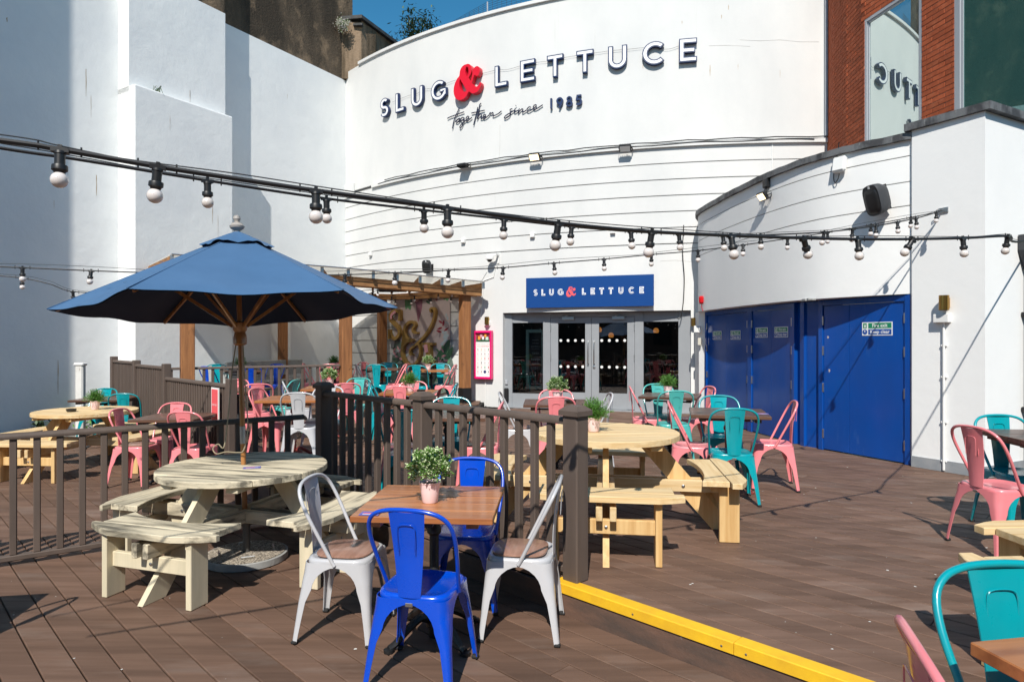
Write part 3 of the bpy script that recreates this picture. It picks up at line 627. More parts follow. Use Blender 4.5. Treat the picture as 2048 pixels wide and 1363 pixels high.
# -------- large built-up letters on the curve
ws = thing('wall_lettering', 'large raised navy and white letters reading SLUG & LETTUCE high on the curved wall', 'sign')
CAP = 0.465; CZ = 7.20
for ch, xa, xb in (('S', 768, 787), ('L', 798, 818), ('U', 829, 855), ('G', 870, 900), ('L', 994, 1023), ('E', 1046, 1076), ('T', 1099, 1132), ('T', 1157, 1192), ('U', 1220, 1258), ('C', 1289, 1330), ('E', 1361, 1396)):
    pl = LET[ch](0.215); wu = max(q[0] for q in pl); X, Y = arc_at((xa + xb) / 2 - 3)
    wm = {'S': .33, 'L': .31, 'U': .385, 'G': .46, 'E': .345, 'T': .36, 'C': .43}[ch]
    pl = [((q[0] / wu - 0.5) * wm, (q[1] - 0.5) * CAP) for q in pl]
    Mx = arc_frame(X, CZ, 0.02); m = MB(); m.prism(pl, 0.0, 0.070, Mx); lo = m.build('letter', 'letter_navy', ws)
    ip = inset(pl, 0.0225); m = MB(); m.prism(ip, 0.0702, 0.0725, Mx); m.build('letter_face', 'letter_white', lo)
X, Y = arc_at(941); Mx = arc_frame(X, 7.22, 0.02); AH = 0.765
v, f = curve_fill(amp(), 0.12); m = MB(); m.add(v, f, Mx @ Matrix.Translation((-0.475 * AH, -AH / 2, 0)) @ Matrix.Diagonal((AH, AH, 1, 1))); m.build('ampersand', 'letter_red', ws)
# thin feed wire threading the letters
pts = [(787, 205), (799, 200), (819, 192), (832, 190), (853, 179), (870, 178), (900, 166), (915, 161), (975, 146), (995, 141), (1018, 140), (1046, 132), (1077, 126), (1100, 123), (1133, 116), (1158, 112), (1193, 107), (1222, 103), (1258, 100), (1290, 97), (1330, 100), (1345, 98), (1361, 92)]
m = MB(); W3 = []
for px, py in pts: X, Y = arc_at(px); W3.append((*arc_xy(X, 0.03), zat(py, Y)))
m.tube(catmull(W3, 3), 0.0032, 4); m.build('feed_wire', 'wire', ws)
# script line
st = thing('script_lettering', 'dark handwritten-style raised lettering reading together since 1985', 'sign')
strokes = [
 [(782,668),(768,700),(748,745),(728,800),(715,868)], [(666,770),(690,757),(740,738),(828,706)],
 [(745,806),(762,782),(786,768),(790,780),(776,800),(758,808),(754,796),(770,780),(800,782)],
 [(828,764),(812,760),(798,776),(802,792),(818,786),(830,766),(824,800),(808,845),(792,864),(788,850),(812,816),(852,786)],
 [(852,786),(870,764),(874,752),(862,750),(848,768),(852,788),(872,786),(905,760)],
 [(962,660),(950,715),(936,770),(920,834)], [(900,718),(950,708),(1028,690)],
 [(994,622),(980,640),(970,700),(956,776)], [(956,776),(976,738),(996,728),(998,744),(990,768),(1004,770),(1020,760)],
 [(1008,766),(1030,748),(1038,734),(1024,732),(1014,750),(1020,768),(1042,762),(1070,738)],
 [(1070,738),(1084,712),(1088,724),(1108,712),(1110,726),(1106,744),(1124,742),(1160,724),(1192,698)],
 [(1296,676),(1276,684),(1278,708),(1272,740),(1246,762),(1220,768),(1232,744),(1280,714),(1316,692)],
 [(1326,672),(1316,704),(1328,706),(1352,690)], [(1330,648),(1334,642)],
 [(1366,674),(1352,716),(1384,682),(1400,680),(1394,708),(1410,706),(1432,690)],
 [(1478,664),(1462,658),(1440,680),(1446,700),(1468,696),(1498,676)],
 [(1498,676),(1524,656),(1530,640),(1514,640),(1500,662),(1510,680),(1540,672),(1592,638)]]
for sx in strokes:
    P3 = []
    for cx, cy in sx:
        px = 760 + cx / 4.876; py = 80 + cy / 4.876; X, Y = arc_at(px); P3.append((*arc_xy(X, 0.035), zat(py, Y)))
    m = MB(); m.tube(catmull(P3, 4), 0.0115, 6); m.build('script_stroke', 'script_navy', st, True)
def digit(ch):
    t = 0.17
    if ch == '1': return [[(0.3, 0), (0.3 + t, 0), (0.3 + t, 1), (0.3, 1)]]
    if ch == '9': return [(arcpts(0.38, 0.66, 0.34, 0.34, 0, 345, 23), arcpts(0.38, 0.66, 0.17, 0.17, 0, 345, 23)), ribbon([(0.63, 0.56), (0.50, 0.30), (0.34, 0.0)], t)]
    if ch == '8': return [(arcpts(0.38, 0.29, 0.33, 0.29, 0, 345, 23), arcpts(0.38, 0.27, 0.165, 0.13, 0, 345, 23)), (arcpts(0.38, 0.74, 0.27, 0.26, 0, 345, 23), arcpts(0.38, 0.75, 0.12, 0.115, 0, 345, 23))]
    if ch == '5': return [ribbon([(0.62, 0.92), (0.24, 0.92), (0.17, 0.56)] + arcpts(0.36, 0.33, 0.25, 0.25, 100, -140, 16), t)]
for ch, px in (('1', 1104), ('9', 1121), ('8', 1140), ('5', 1159)):
    X, Y = arc_at(px); Mx = arc_frame(X, zat({'1': 209, '9': 207, '8': 205, '5': 202}[ch], Y), 0.02); m = MB()
    for q, pl in enumerate(digit(ch)):
        if isinstance(pl, tuple):
            v, f = curve_fill([[((a_ - 0.38) * 0.215, (b_ - 0.5) * 0.215) for a_, b_ in r_] for r_ in pl], 0.05 + 0.002 * q); m.add(v, f, Mx); continue
        m.prism([((a_ - 0.38) * 0.215, (b_ - 0.5) * 0.215) for a_, b_ in pl], 0.0, 0.05 + 0.002 * q, Mx)
    m.build('digit', 'letter_navy', st)

# ================================================================ PARTY WALL ON THE LEFT
wd = Vector((0.5034, 0.8641)); wn = Vector((0.8641, -0.5034)); W0 = Vector((-4.55, 17.27))
def wp(s, dd=0.0): p = W0 - wd * s + wn * dd; return (p.x, p.y)     # s metres towards the viewer from the corner
pw = thing('party_wall', 'tall old white rendered side wall with bare brown roughcast above', 'wall')
def wall_prism(s0, s1, d0, d1, z0, z1, mat, name, sub=1):
    m = MB(); m.prism([wp(s0, d0), wp(s1, d0), wp(s1, d1), wp(s0, d1)], z0, z1); return m.build(name, mat, pw)
wall_prism(-0.3, 5.72, -0.5, 0.0, LOW, 8.42, 'old_white_render', 'white_wall')
wall_prism(5.722, 12.5, -0.5, 0.0, LOW, 8.42, 'old_white_render', 'white_wall')
wall_prism(-0.45, 12.5, -0.52, -0.012, 8.421, 14.0, 'brown_roughcast', 'roughcast_wall')
BS0, BS1 = 3.72, 5.76
m = MB(); # lower chimney breast with weathered sloping shoulder
def ringz(d_, z_): return [(*wp(BS0, 0.001), z_), (*wp(BS0, d_), z_), (*wp(BS1, d_), z_), (*wp(BS1, 0.001), z_)]
levels = [(0.575, LOW), (0.575, 3.2), (0.572, 6.17), (0.562, 6.195), (0.36, 6.20)]
vs = [p for d_, z_ in levels for p in ringz(d_, z_)]; fs = []
for i in range(len(levels) - 1):
    for j in range(4): fs.append((4 * i + j, 4 * i + (j + 1) % 4, 4 * i + 4 + (j + 1) % 4, 4 * i + 4 + j))
m.add(vs, fs); m.build('chimney_breast', 'old_white_render', pw)
wall_prism(BS0 + 0.01, BS1, 0.002, 0.36, 6.1, 8.424, 'old_white_render', 'upper_breast')
wall_prism(BS0 + 0.02, BS1 - 0.002, 0.0, 0.345, 8.425, 14.0, 'brown_roughcast', 'roughcast_breast')
# small rust stains and weeds
wd_ = thing('wall_weed', 'small tuft of dry weed on the shoulder of the white chimney breast', 'plant', (*wp(5.3, 0.5), 6.19)); m = MB(); rr = random.Random(5)
for i in range(26):
    a0 = rr.uniform(0, 6.28); l_ = rr.uniform(.05, .14); m.tube([(rr.uniform(-.12, .12), 0, 0), (math.cos(a0) * l_ * .6, math.sin(a0) * l_ * .3, l_)], 0.004, 3)
m.build('stalks', 'leaf_dull', wd_)
# neighbouring parapet beyond the corner
pa = thing('roof_parapet', 'low brown rendered parapet with a dark slate coping behind the white curve', 'wall')
A_ = Vector(wp(-0.02, -0.05)); B_ = Vector((-4.02, 17.35)); C2 = Vector((-2.2, 21.6))
m = MB(); m.prism([tuple(A_), tuple(B_), (B_.x + 0.28, B_.y + 0.5), (A_.x - .1, A_.y + 0.6)], 8.44, 9.95); m.build('end_pier', 'pale_roughcast', pa)
m = MB(); m.prism([(B_.x, B_.y + 0.02), tuple(C2), (C2.x - .4, C2.y + .2), (B_.x - .2, B_.y + 0.5)], 7.6, 10.0); m.build('parapet_wall', 'pale_roughcast', pa)
m = MB(); m.prism([(A_.x + .02, A_.y - .0), (B_.x + .04, B_.y - .13), (C2.x + .15, C2.y), (C2.x - .5, C2.y + .3), (A_.x, A_.y + .7)], 10.002, 10.09); m.prism([(B_.x - .2, B_.y - .1), (B_.x + .05, B_.y - .12), (B_.x + .05, B_.y), (B_.x - .2, B_.y)], 9.82, 9.87); m.build('coping', 'slate_dark', pa)

# rust runs and old stains on the render
def stain(fr_, pts_w, hgt, mat, parent, seed):
    rr = random.Random(seed); L_ = [(-pts_w * rr.uniform(.3, 1) * (1 - abs(2 * k / 6 - .8) * .6), -hgt * k / 6) for k in range(7)]; Rr = [(pts_w * rr.uniform(.3, 1) * (1 - abs(2 * k / 6 - .8) * .6), -hgt * k / 6) for k in range(6, -1, -1)]
    m = MB(); m.flat(L_ + Rr, .0015, fr_); m.build('stain', mat, parent)
def wall_fr(px, py, dd=0.0):
    r = (px - CX) / F; o = W0 + wn * dd; s = (o.x - r * o.y) / (wd.x - r * wd.y); p = o - wd * s; return plane_frame((p.x, p.y), (wn.x, wn.y), zat(py, p.y))
for i, (px, py, w_, h_, dd) in enumerate(((172, 138, .010, .50, 0), (182, 190, .005, .42, 0), (193, 350, .012, .38, 0), (241, 205, .004, .5, 0), (242, 390, .005, .7, 0), (425, 395, .006, .55, .578), (436, 430, .004, .5, .578), (575, 188, .006, .12, 0), (380, 180, .008, .25, .363), (108, 400, .005, .15, 0), (116, 720, .010, .60, 0), (14, 35, .015, .08, 0), (340, 230, .004, .3, .578))):
    stain(wall_fr(px, py, dd), w_, h_, 'rust_stain', pw, i)
for i, (px, py, w_, h_) in enumerate(((1286, 122, .010, .16), (1420, 130, .010, .22), (1457, 10, .012, .10), (1443, 30, .010, .08), (1364, 42, .008, .07), (1560, 140, .006, .16), (1476, 128, .005, .12), (866, 202, .006, .05), (1190, 60, .004, .5), (1110, 40, .004, .6))):
    X, Y = arc_at(px); stain(arc_frame(X, zat(py, Y), .002), w_, h_, 'rust_stain' if i < 7 else 'grime_stain', cb, 40 + i)
for i, (pts_) in enumerate(([(1480, 80), (1520, 82), (1560, 80), (1600, 84), (1638, 84)], [(1418, 92), (1450, 91), (1500, 93)], [(1320, 522), (1350, 520), (1390, 524)], [(1000, 250), (1000, 290), (998, 320)])):
    P3 = []
    for px, py in pts_: X, Y = arc_at(px); P3.append((*arc_xy(X, .001), zat(py, Y)))
    m = MB(); m.tube(P3, .0035, 4); m.build('hairline_crack', 'grime_stain', cb)
# ================================================================ ANNEX WITH FIRE EXITS
an = thing('fire_exit_annex', 'single-storey white curved annex with lead coping and a square end pier', 'building')
CURVE = [q[:2] for q in catmull([(3.80, 12.95, 0), (3.50, 12.2, 0), (3.52, 11.1, 0), (3.60, 10.2, 0), (3.70, 9.5, 0), (3.84, 8.88, 0), (4.02, 8.40, 0), (4.30, 7.98, 0), (4.66, 7.56, 0)], 5)]
def off_curve(cv, dd):
    out = []
    for i, p in enumerate(cv):
        a = Vector(cv[max(i - 1, 0)]); b = Vector(cv[min(i + 1, len(cv) - 1)]); t = (b - a).normalized(); n = Vector((t.y, -t.x))   # to the viewer's side
        if n.x > 0: n = -n
        out.append((p[0] + n.x * dd, p[1] + n.y * dd))
    return out
def sweep(cv, d0, d1, z0, z1, mat, name, parent, smooth=True, jitter=0.0):
    A = off_curve(cv, d0); B = off_curve(cv, d1); m = MB(); vs = []; n = len(cv); rr = random.Random(9)
    for i in range(n):
        j = rr.uniform(-jitter, jitter); vs += [(*A[i], z0 + j), (*A[i], z1 + j), (*B[i], z1 + j), (*B[i], z0 + j)]
    fs = [tuple([0, 1, 2, 3]), tuple([4 * n - 1, 4 * n - 2, 4 * n - 3, 4 * n - 4])]
    for i in range(n - 1):
        for j in range(4): fs.append((4 * i + j, 4 * i + 4 + j, 4 * i + 4 + (j + 1) % 4, 4 * i + (j + 1) % 4))
    m.add(vs, fs); return m.build(name, mat, parent, smooth)
gz = [2.0, 3.03, 3.31, 3.61, 3.80]
for a_, b_ in zip(gz[:-1], gz[1:]): sweep(CURVE, 0.0, -0.30, a_ + (0.006 if a_ > 2.1 else 0), b_ - 0.006, 'annex_lit_white', 'fascia_band', an)
sweep(CURVE, -0.014, -0.25, 2.05, 3.79, 'groove_shadow', 'groove_backing', an)
sweep(CURVE, 0.05, -0.35, 3.795, 3.875, 'lead', 'coping', an, jitter=0.006)
PA, PB, PC = Vector((4.63, 7.525)), Vector((5.0, 6.87)), Vector((5.95, 7.38))
m = MB(); m.prism([tuple(PA), tuple(PB), tuple(PC), (6.3, 8.6), (4.95, 8.4)], 0.0, 3.88); m.build('pier', 'annex_lit_white', an)
ov = lambda p, q: tuple(Vector(p) + Vector(q))
m = MB(); m.prism([ov(PA, (-.075, .03)), ov(PB, (0.0, -.075)), ov(PC, (.05, -.05)), (6.4, 8.6), (4.95, 8.4), (4.72, 7.72)], 3.882, 3.965); m.build('pier_coping', 'lead', an)
pd = (PB - PA).normalized(); pn = Vector((pd.y, -pd.x)); pn = -pn if pn.x > 0 else pn
pd2 = (PC - PB).normalized(); pn2 = Vector((pd2.y, -pd2.x)); pn2 = -pn2 if pn2.y > 0 else pn2
m = MB()
for a_, b_, n_ in ((PA, PB + pd * 0.012, pn), (PB, PC, pn2)):
    m.prism([tuple(a_ + n_ * .001), tuple(b_ + n_ * .001), tuple(b_ + n_ * .014), tuple(a_ + n_ * .014)], 0.001, 0.125)
m.build('plinth', 'grey_plinth', an)
m = MB(); m.prism([(3.555, 12.36), (3.62, 12.85), (3.95, 12.9), (3.9, 12.3), (3.66, 12.165)], 0.0, 1.999); m.build('pilaster', 'annex_lit_white', an)
m = MB(); m.prism([(3.9, 13), (4.2, 10.5), (4.5, 8.9), (4.95, 8.3), (6.2, 8.6), (6.2, 13)], 2.02, 3.70); m.build('core', 'groove_shadow', an)
# broken plaster at the fascia bottom
p = CURVE[-14]; m = MB(); rr = random.Random(4)
for i in range(9): m.box((p[0] + rr.uniform(-.1, .1) * .3 + 0.02, p[1] + rr.uniform(-.18, .18), 1.995), (.05, rr.uniform(.03, .09), rr.uniform(.01, .03)), Matrix.Identity(4))
m.build('broken_plaster', 'concrete', an)
# doors
D = [Vector(q) for q in ((3.66, 12.16), (3.86, 10.44), (4.03, 9.17), (4.06, 8.95), (4.16, 8.75), (4.69, 7.60))]
def door_set(i, j, label, ends=(0.0, 0.0)):
    a, b = D[i], D[j]; L = (b - a).length; n = Vector(((b - a).y, -(b - a).x)).normalized(); n = -n if n.x > 0 else n
    t = thing('fire_door', label, 'door', (a.x, a.y, 0)); M = plane_frame((0, 0), n, 0.0)
    sgn = 1 if (Vector((M[0][0], M[1][0])).dot(b - a) > 0) else -1
    X = lambda q: sgn * q
    m = MB()
    for q0, q1 in ((0, 0.07), (L - 0.07, L)): m.box((X((q0 + q1) / 2), 0.995, 0.0), (q1 - q0, 1.99, 0.11), M, 0.004)
    m.box((X(L / 2), 1.955, 0.002), (L - 0.14, 0.07, 0.10), M); m.build('frame', 'door_blue', t)
    ml = L * (0.5 if i < 4 else 0.36)
    for q0, q1, hs in ((0.075, ml - 0.002, 0), (ml + 0.002, L - 0.075, 1)):
        m = MB(); m.box((X((q0 + q1) / 2), 0.965, 0.012), (q1 - q0, 1.90, 0.05), M, 0.002); lf = m.build('leaf', 'door_blue', t)
        for hy in (0.22, 0.83, 1.32, 1.72):
            m = MB(); hx = q0 - 0.004 if hs == 0 else q1 + 0.004; m.box((X(hx), hy, 0.045), (0.020, 0.12, 0.022), M, 0.003); m.build('hinge', 'steel', lf)
    return t, M, X, L
def safety_sign(t, M, X, cx, cy, wd=0.43, ht=0.165, label=''):
    o = thing('safety_sign', label, 'sign', tuple(t.location), 0, 'fire exit keep clear signs')
    T = M @ Matrix.Translation((X(cx), cy, 0.038)); MB().box((0, 0, 0.001), (wd, ht, 0.003), T).build('plate', 'paper_white', o)
    MB().box((wd * 0.09, ht * 0.235, 0.003), (wd * 0.76, ht * 0.40, 0.001), T).build('green_panel', 'safety_green', o)
    MB().box((wd * 0.09, -ht * 0.235, 0.003), (wd * 0.76, ht * 0.40, 0.001), T).build('blue_panel', 'safety_blue', o)
    MB().box((-wd * 0.405, ht * 0.235, 0.003), (wd * 0.12, ht * 0.40, 0.001), T).build('pictogram', 'safety_green', o)
    m = MB(); m.lathe([(ht * .2, 0), (ht * .2, 0.001)], 18, T @ Matrix.Translation((-wd * .405, -ht * .235, 0.0025))); m.build('mandatory_symbol', 'safety_blue', o)
    m = MB(); m.prism([(-.2, -.5), (.3, -.5), (.3, .1), (.05, .5), (-.15, .1)], 0.0036, 0.0042, T @ Matrix.Translation((-wd * .405, ht * .235, 0)) @ Matrix.Diagonal((ht * .22, ht * .28, 1, 1)))
    m.prism([(-.14, -.1), (.14, -.1), (.2, .6), (-.2, .6)], 0.0036, 0.0042, T @ Matrix.Translation((-wd * .405, -ht * .235, 0)) @ Matrix.Diagonal((ht * .2, ht * .2, 1, 1))); m.build('white_symbol', 'paper_white', o)
    txt('Fire exit', ht * 0.36, wd * 0.09, ht * 0.235, 0.0038, T, 'paper_white', o, bold=0.0012); txt('Keep clear', ht * 0.36, wd * 0.09, -ht * 0.235, 0.0038, T, 'paper_white', o, bold=0.0012)
t1 = door_set(0, 1, 'far blue double fire door beside the entrance, in shade')
t2 = door_set(1, 2, 'middle blue double fire door with two signs, half in shade')
t3 = door_set(4, 5, 'nearest blue double fire door, sunlit with chipped paint')
safety_sign(*t1[:3], 0.50, 1.55, 0.36, 0.15, label='small fire exit sign on the far blue door, left leaf'); safety_sign(*t1[:3], 1.22, 1.55, 0.36, 0.15, label='small fire exit sign on the far blue door, right leaf')
safety_sign(*t2[:3], 0.36, 1.58, 0.36, 0.155, label='fire exit sign on the middle blue door, left leaf'); safety_sign(*t2[:3], 0.92, 1.58, 0.36, 0.155, label='fire exit sign on the middle blue door, right leaf')
safety_sign(*t3[:3], 0.84, 1.60, 0.40, 0.165, label='large sunlit fire exit keep clear sign on the nearest blue door')
m = MB(); m.prism([tuple(D[2]), tuple(D[3]), tuple(D[4]), (4.5, 8.85), (4.4, 9.3)], 0.0, 1.985); m.prism([(4.045, 9.06), (4.01, 9.05), (4.02, 8.955), (4.06, 8.955)], 0.0, 1.98); m.build('door_post', 'door_blue', an)
for q, yy in ((0.14, 1.50), (0.16, 1.06), (0.03, 0.72)):
    m = MB(); M = t3[1] @ Matrix.Translation((t3[2](q), yy, 0.0378)); rr = random.Random(int(yy * 100)); m.flat([(0.016 * rr.uniform(.6, 1.1) * math.cos(a * .785), 0.026 * rr.uniform(.6, 1.1) * math.sin(a * .785)) for a in range(8)], 0.0, M); m.build('paint_chip', 'chip', t3[0])

# ================================================================ BRICK BUILDING ABOVE THE ANNEX
bb = thing('brick_building', 'red brick upper storey with tall grey-framed reflective windows', 'building')
PATH = [Vector(q) for q in ((6.16, 12.70), (6.03, 12.2), (5.94, 11.6), (5.88, 10.85), (6.105, 9.69), (6.20, 9.12), (6.54, 7.3))]
ZB, ZT = 3.5, 8.95
cum = [0.0]
for a, b in zip(PATH[:-1], PATH[1:]): cum.append(cum[-1] + (b - a).length)
def path_at(s):
    for i in range(len(PATH) - 1):
        if s <= cum[i + 1] + 1e-9: t = (PATH[i + 1] - PATH[i]).normalized(); p = PATH[i] + t * (s - cum[i]); return p, t
    t = (PATH[-1] - PATH[-2]).normalized(); return PATH[-1] + t * (s - cum[-1]), t
W1 = (cum[3], cum[4], 3.6, 6.80); W2 = (cum[5], cum[6], 3.6, 8.6)
def back_wall(s0, s1, z0, z1):
    m = MB(); ss = [s0] + [c for c in cum if s0 < c < s1] + [s1]; vs = []; n = len(ss)
    for s in ss:
        p, t = path_at(s); nn = Vector((t.y, -t.x)); nn = -nn if nn.x > 0 else nn
        f = p - nn * 0.009; k = p - nn * 0.25; vs += [(f.x, f.y, z0), (f.x, f.y, z1), (k.x, k.y, z1), (k.x, k.y, z0)]
    fs = [(0, 1, 2, 3), (4 * n - 4, 4 * n - 3, 4 * n - 2, 4 * n - 1)]
    for i in range(n - 1):
        for j in range(4): fs.append((4 * i + j, 4 * i + 4 + j, 4 * i + 4 + (j + 1) % 4, 4 * i + (j + 1) % 4))
    m.add(vs, fs); m.build('mortar_wall', 'mortar', bb)
back_wall(0, W1[0], ZB, ZT); back_wall(W1[0], W1[1], W1[3] + .0, ZT); back_wall(W1[1], W2[0], ZB, ZT); back_wall(W2[0], W2[1], W2[3], ZT)
bl, bh, jn = 0.215, 0.065, 0.010
cand = []
row = 0; z = ZB
while z < ZT:
    s = -(0.1125 if row % 2 else 0)
    while s < cum[5]:
        a_, b_ = max(s, 0), min(s + bl, cum[5])
        segs = [(a_, b_)]
        if z + bh > W1[2] and z < W1[3]:
            segs = []
            if a_ < W1[0] - .01: segs.append((a_, min(b_, W1[0] - 0.001)))
            if b_ > W1[1] + .01: segs.append((max(a_, W1[1] + 0.001), b_))
        for q in segs:
            if q[1] - q[0] > 0.012: cand.append((q[0], q[1], z))
        s += bl + jn
    z += bh + jn; row += 1
def vis(c):
    p, t = path_at((c[0] + c[1]) / 2); zz = c[2]; y = CY - (zz - EYE) * F / p.y
    x = CX + p.x / p.y * F; infr = (y > -15) and (zz > 3.75 + (0.0))
    p0, _ = path_at(c[0]); p1, _ = path_at(c[1]); wpx = abs(p1.x / p1.y - p0.x / p0.y) * F
    return (infr, wpx * 10 / p.y)
cand.sort(key=lambda c: vis(c), reverse=True)
bm_cache = {}; rest = MB()
for i, (s0, s1, z) in enumerate(cand):
    p, t = path_at((s0 + s1) / 2); nn = Vector((t.y, -t.x)); nn = -nn if nn.x > 0 else nn
    ang = math.atan2(t.y, t.x); L = round(s1 - s0, 3); pr = random.uniform(-0.0015, 0.0025)
    c = p - nn * (0.045 - pr)
    if i < 300:
        if L not in bm_cache: bm_cache[L] = MB().box((0, 0, 0), (L, 0.09, bh), None, 0.003).mesh('brick', 'brick')
        obj('brick', bm_cache[L], bb, (c.x, c.y, z + bh / 2), (0, 0, ang))
    else: rest.box((0, 0, 0), (L, 0.09, bh), Matrix.Translation((c.x, c.y, z + bh / 2)) @ Matrix.Rotation(ang, 4, 'Z'))
tag(rest.build('brickwork', 'brick', bb), None, None, kind='stuff')
def window(s0, s1, z0, z1, glass, fwid, nm):
    p0, t = path_at(s0 + 1e-4); p1, _ = path_at(s1 - 1e-4); t = (p1 - p0).normalized(); nn = Vector((t.y, -t.x)); nn = -nn if nn.x > 0 else nn
    L = (p1 - p0).length; M = plane_frame((p0.x, p0.y), nn); sgn = 1 if Vector((M[0][0], M[1][0])).dot(t) > 0 else -1
    wn_ = MB()
    for dep, fw, zo in ((-0.03, fwid, 0.0), (-0.05, fwid + 0.03, 0.0)):
        for q0, q1 in ((0.002, fw), (L - fw, L - 0.002)): wn_.box((sgn * (q0 + q1) / 2, (z0 + z1) / 2, dep), (q1 - q0, z1 - z0, 0.05), M)
        wn_.box((sgn * L / 2, z1 - fw / 2 - .001, dep + .001), (L - 0.006, fw, 0.05), M); wn_.box((sgn * L / 2, z0 + fw / 2, dep + .001), (L - .006, fw, 0.05), M)
    wn_ = wn_.build('window', 'frame_grey', bb)
    MB().box((sgn * L / 2, (z0 + z1) / 2, -0.045), (L - fwid * 2 - .02, z1 - z0 - fwid * 2, 0.01), M).build('pane', glass, wn_)
window(W1[0], W1[1], W1[2], W1[3], 'tint_glass', 0.05, 'a'); window(W2[0], W2[1], W2[2], W2[3], 'teal_glass', 0.09, 'b')
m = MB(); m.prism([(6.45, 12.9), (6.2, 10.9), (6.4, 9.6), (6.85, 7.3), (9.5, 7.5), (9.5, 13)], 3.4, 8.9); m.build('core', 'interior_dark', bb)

# ================================================================ CONTEXT OUT OF FRAME (reflections and the shadow on the left wall)
nb = thing('neighbour_building', 'tall white rendered neighbouring building outside the frame on the left', 'building')
ex, ey = wp(6.82, 0.0)
c_ = Vector((-7.86, 11.55)) - Vector((math.sin(R(SUN_AZ)), math.cos(R(SUN_AZ)))) * 4.3
m = MB(); q = Vector((c_.x, c_.y)); m.prism([tuple(q), (q.x - 1.4, q.y - 4.0), (q.x - 6, q.y - 4.0), (q.x - 6, q.y + .6)], LOW - .1, 13.5); m.build('wall', 'old_white_render', nb)
ob = thing('opposite_building', 'dark brick building behind the viewer that the door glass reflects', 'building')
m = MB(); m.prism([(-22, -13), (24, -13), (24, -16), (-22, -16)], LOW - .1, 8.0); m.build('wall', 'back_brick', ob)
m = MB()
for i in range(12):
    for j in range(2): m.box((-19 + i * 3.5, -12.97, 2.0 + j * 3.2), (1.2, 0.05, 1.6))
m.build('windows', 'interior_dark', ob)
# ================================================================ FENCES
def fence(name, label, posts, panels, zbase, rail_h, bal, pw=0.115, cap=True, ph=1.035, group=None):
    t = thing(name, label, 'fence', (0, 0, 0), 0, group)
    ang = 0
    if len(panels): a, b = panels[0][0], panels[0][1]; ang = math.atan2(b[1] - a[1], b[0] - a[0])
    for i, (px, py, pz, hh) in enumerate(posts):
        o = obj('post', MB().box((0, 0, hh / 2), (pw, pw, hh), None, 0.008).mesh('post', 'fence'), t, (px, py, pz), (0, 0, ang))
        if cap:
            m = MB(); k = pw / 2 + 0.016; z = hh
            m.add([(-k, -k, z - .03), (k, -k, z - .03), (k, k, z - .03), (-k, k, z - .03), (-k, -k, z), (k, -k, z), (k, k, z), (-k, k, z), (-k * .55, -k * .55, z + .028), (k * .55, -k * .55, z + .028), (k * .55, k * .55, z + .028), (-k * .55, k * .55, z + .028)],
                  [(0, 3, 2, 1), (0, 1, 5, 4), (1, 2, 6, 5), (2, 3, 7, 6), (3, 0, 4, 7), (4, 5, 9, 8), (5, 6, 10, 9), (6, 7, 11, 10), (7, 4, 8, 11), (8, 9, 10, 11)])
            obj('post_cap', m.mesh('post_cap', 'fence'), o)
    bh = None
    for (a, b, za, zb, rh) in panels:
        A = Vector((a[0], a[1], za)); B = Vector((b[0], b[1], zb)); dr = (B - A); L = dr.length; dr.normalize()
        A2 = A + dr * (pw / 2 - .002); B2 = B - dr * (pw / 2 - .002)
        sd = Vector((-dr.y, dr.x, 0)).normalized(); prof = [(-.036, -.022), (.036, -.022), (.040, -.008), (.034, .012), (.018, .021), (-.018, .021), (-.034, .012), (-.040, -.008)]
        m = MB(); up3 = Vector((0, 0, 1)); n = len(prof)
        vs = [tuple(P + sd * q + up3 * (rh - .021 + zz)) for P in (A2, B2) for q, zz in prof]
        m.add(vs, [(i, (i + 1) % n, n + (i + 1) % n, n + i) for i in range(n)] + [tuple(range(n)), tuple(range(n, 2 * n))]); m.build('top_rail', 'fence', t, True, 50)
        MB().beam(tuple(A2 + up3 * .055), tuple(B2 + up3 * .055), 0.06, 0.04, (0, 0, 1), None, 0.006).build('bottom_rail', 'fence', t)
        nb = max(1, int(round((L - pw) / bal)) - 1); hh = rh - .043 - .075
        me = MB().box((0, 0, hh / 2), (0.045, 0.045, hh), None, 0.005).mesh('baluster', 'fence')
        for i in range(nb):
            P = A + dr * (pw / 2 + (L - pw) * (i + 1) / (nb + 1)); obj('baluster', me, t, (P.x, P.y, P.z + .075), (0, 0, math.atan2(dr.y, dr.x)))
    return t
FR, FM, FL = (0.385, 3.945), (-0.690, 5.015), (-1.765, 6.09)
fence('deck_fence', 'dark brown baluster fence along the step beside the blue chairs, ending at the yellow nosing', [(*FR, 0, 1.03), (*FM, 0, 1.03), (*FL, 0, 1.04)], [(FR, FM, 0, 0, .985), (FM, FL, 0, 0, .985)], 0, .985, .136)
FE = (-1.765 - 1.93 * 1.35, 6.03 - 1.34 * 1.35); FLb = (-1.86, 5.97)
fence('deck_fence', 'brown baluster fence behind the cream picnic table running out of frame to the left', [(*FE, LOW, 1.03)], [(FLb, FE, LOW, LOW, .96)], LOW, .96, .139)
P3, P2, P15, P1 = (-3.36, 7.78), (-5.02, 9.44), (-6.05, 10.47), (-6.98, 11.4)
f3 = fence('deck_fence', 'brown fence with close upright slats stepping up toward the left wall', [(*P3, 0, 1.0), (*P2, 0, 1.12), (*P15, 0, 1.14), (*P1, 0, 1.18)], [(P3, P2, 0, 0, .93), (P2, P15, .02, .02, 1.06), (P15, P1, .06, .06, 1.06)], 0, .93, .085, pw=0.105, cap=False)
PGA, PGB, PGC = (-5.52, 11.05), (-3.20, 12.50), (-1.02, 14.05)
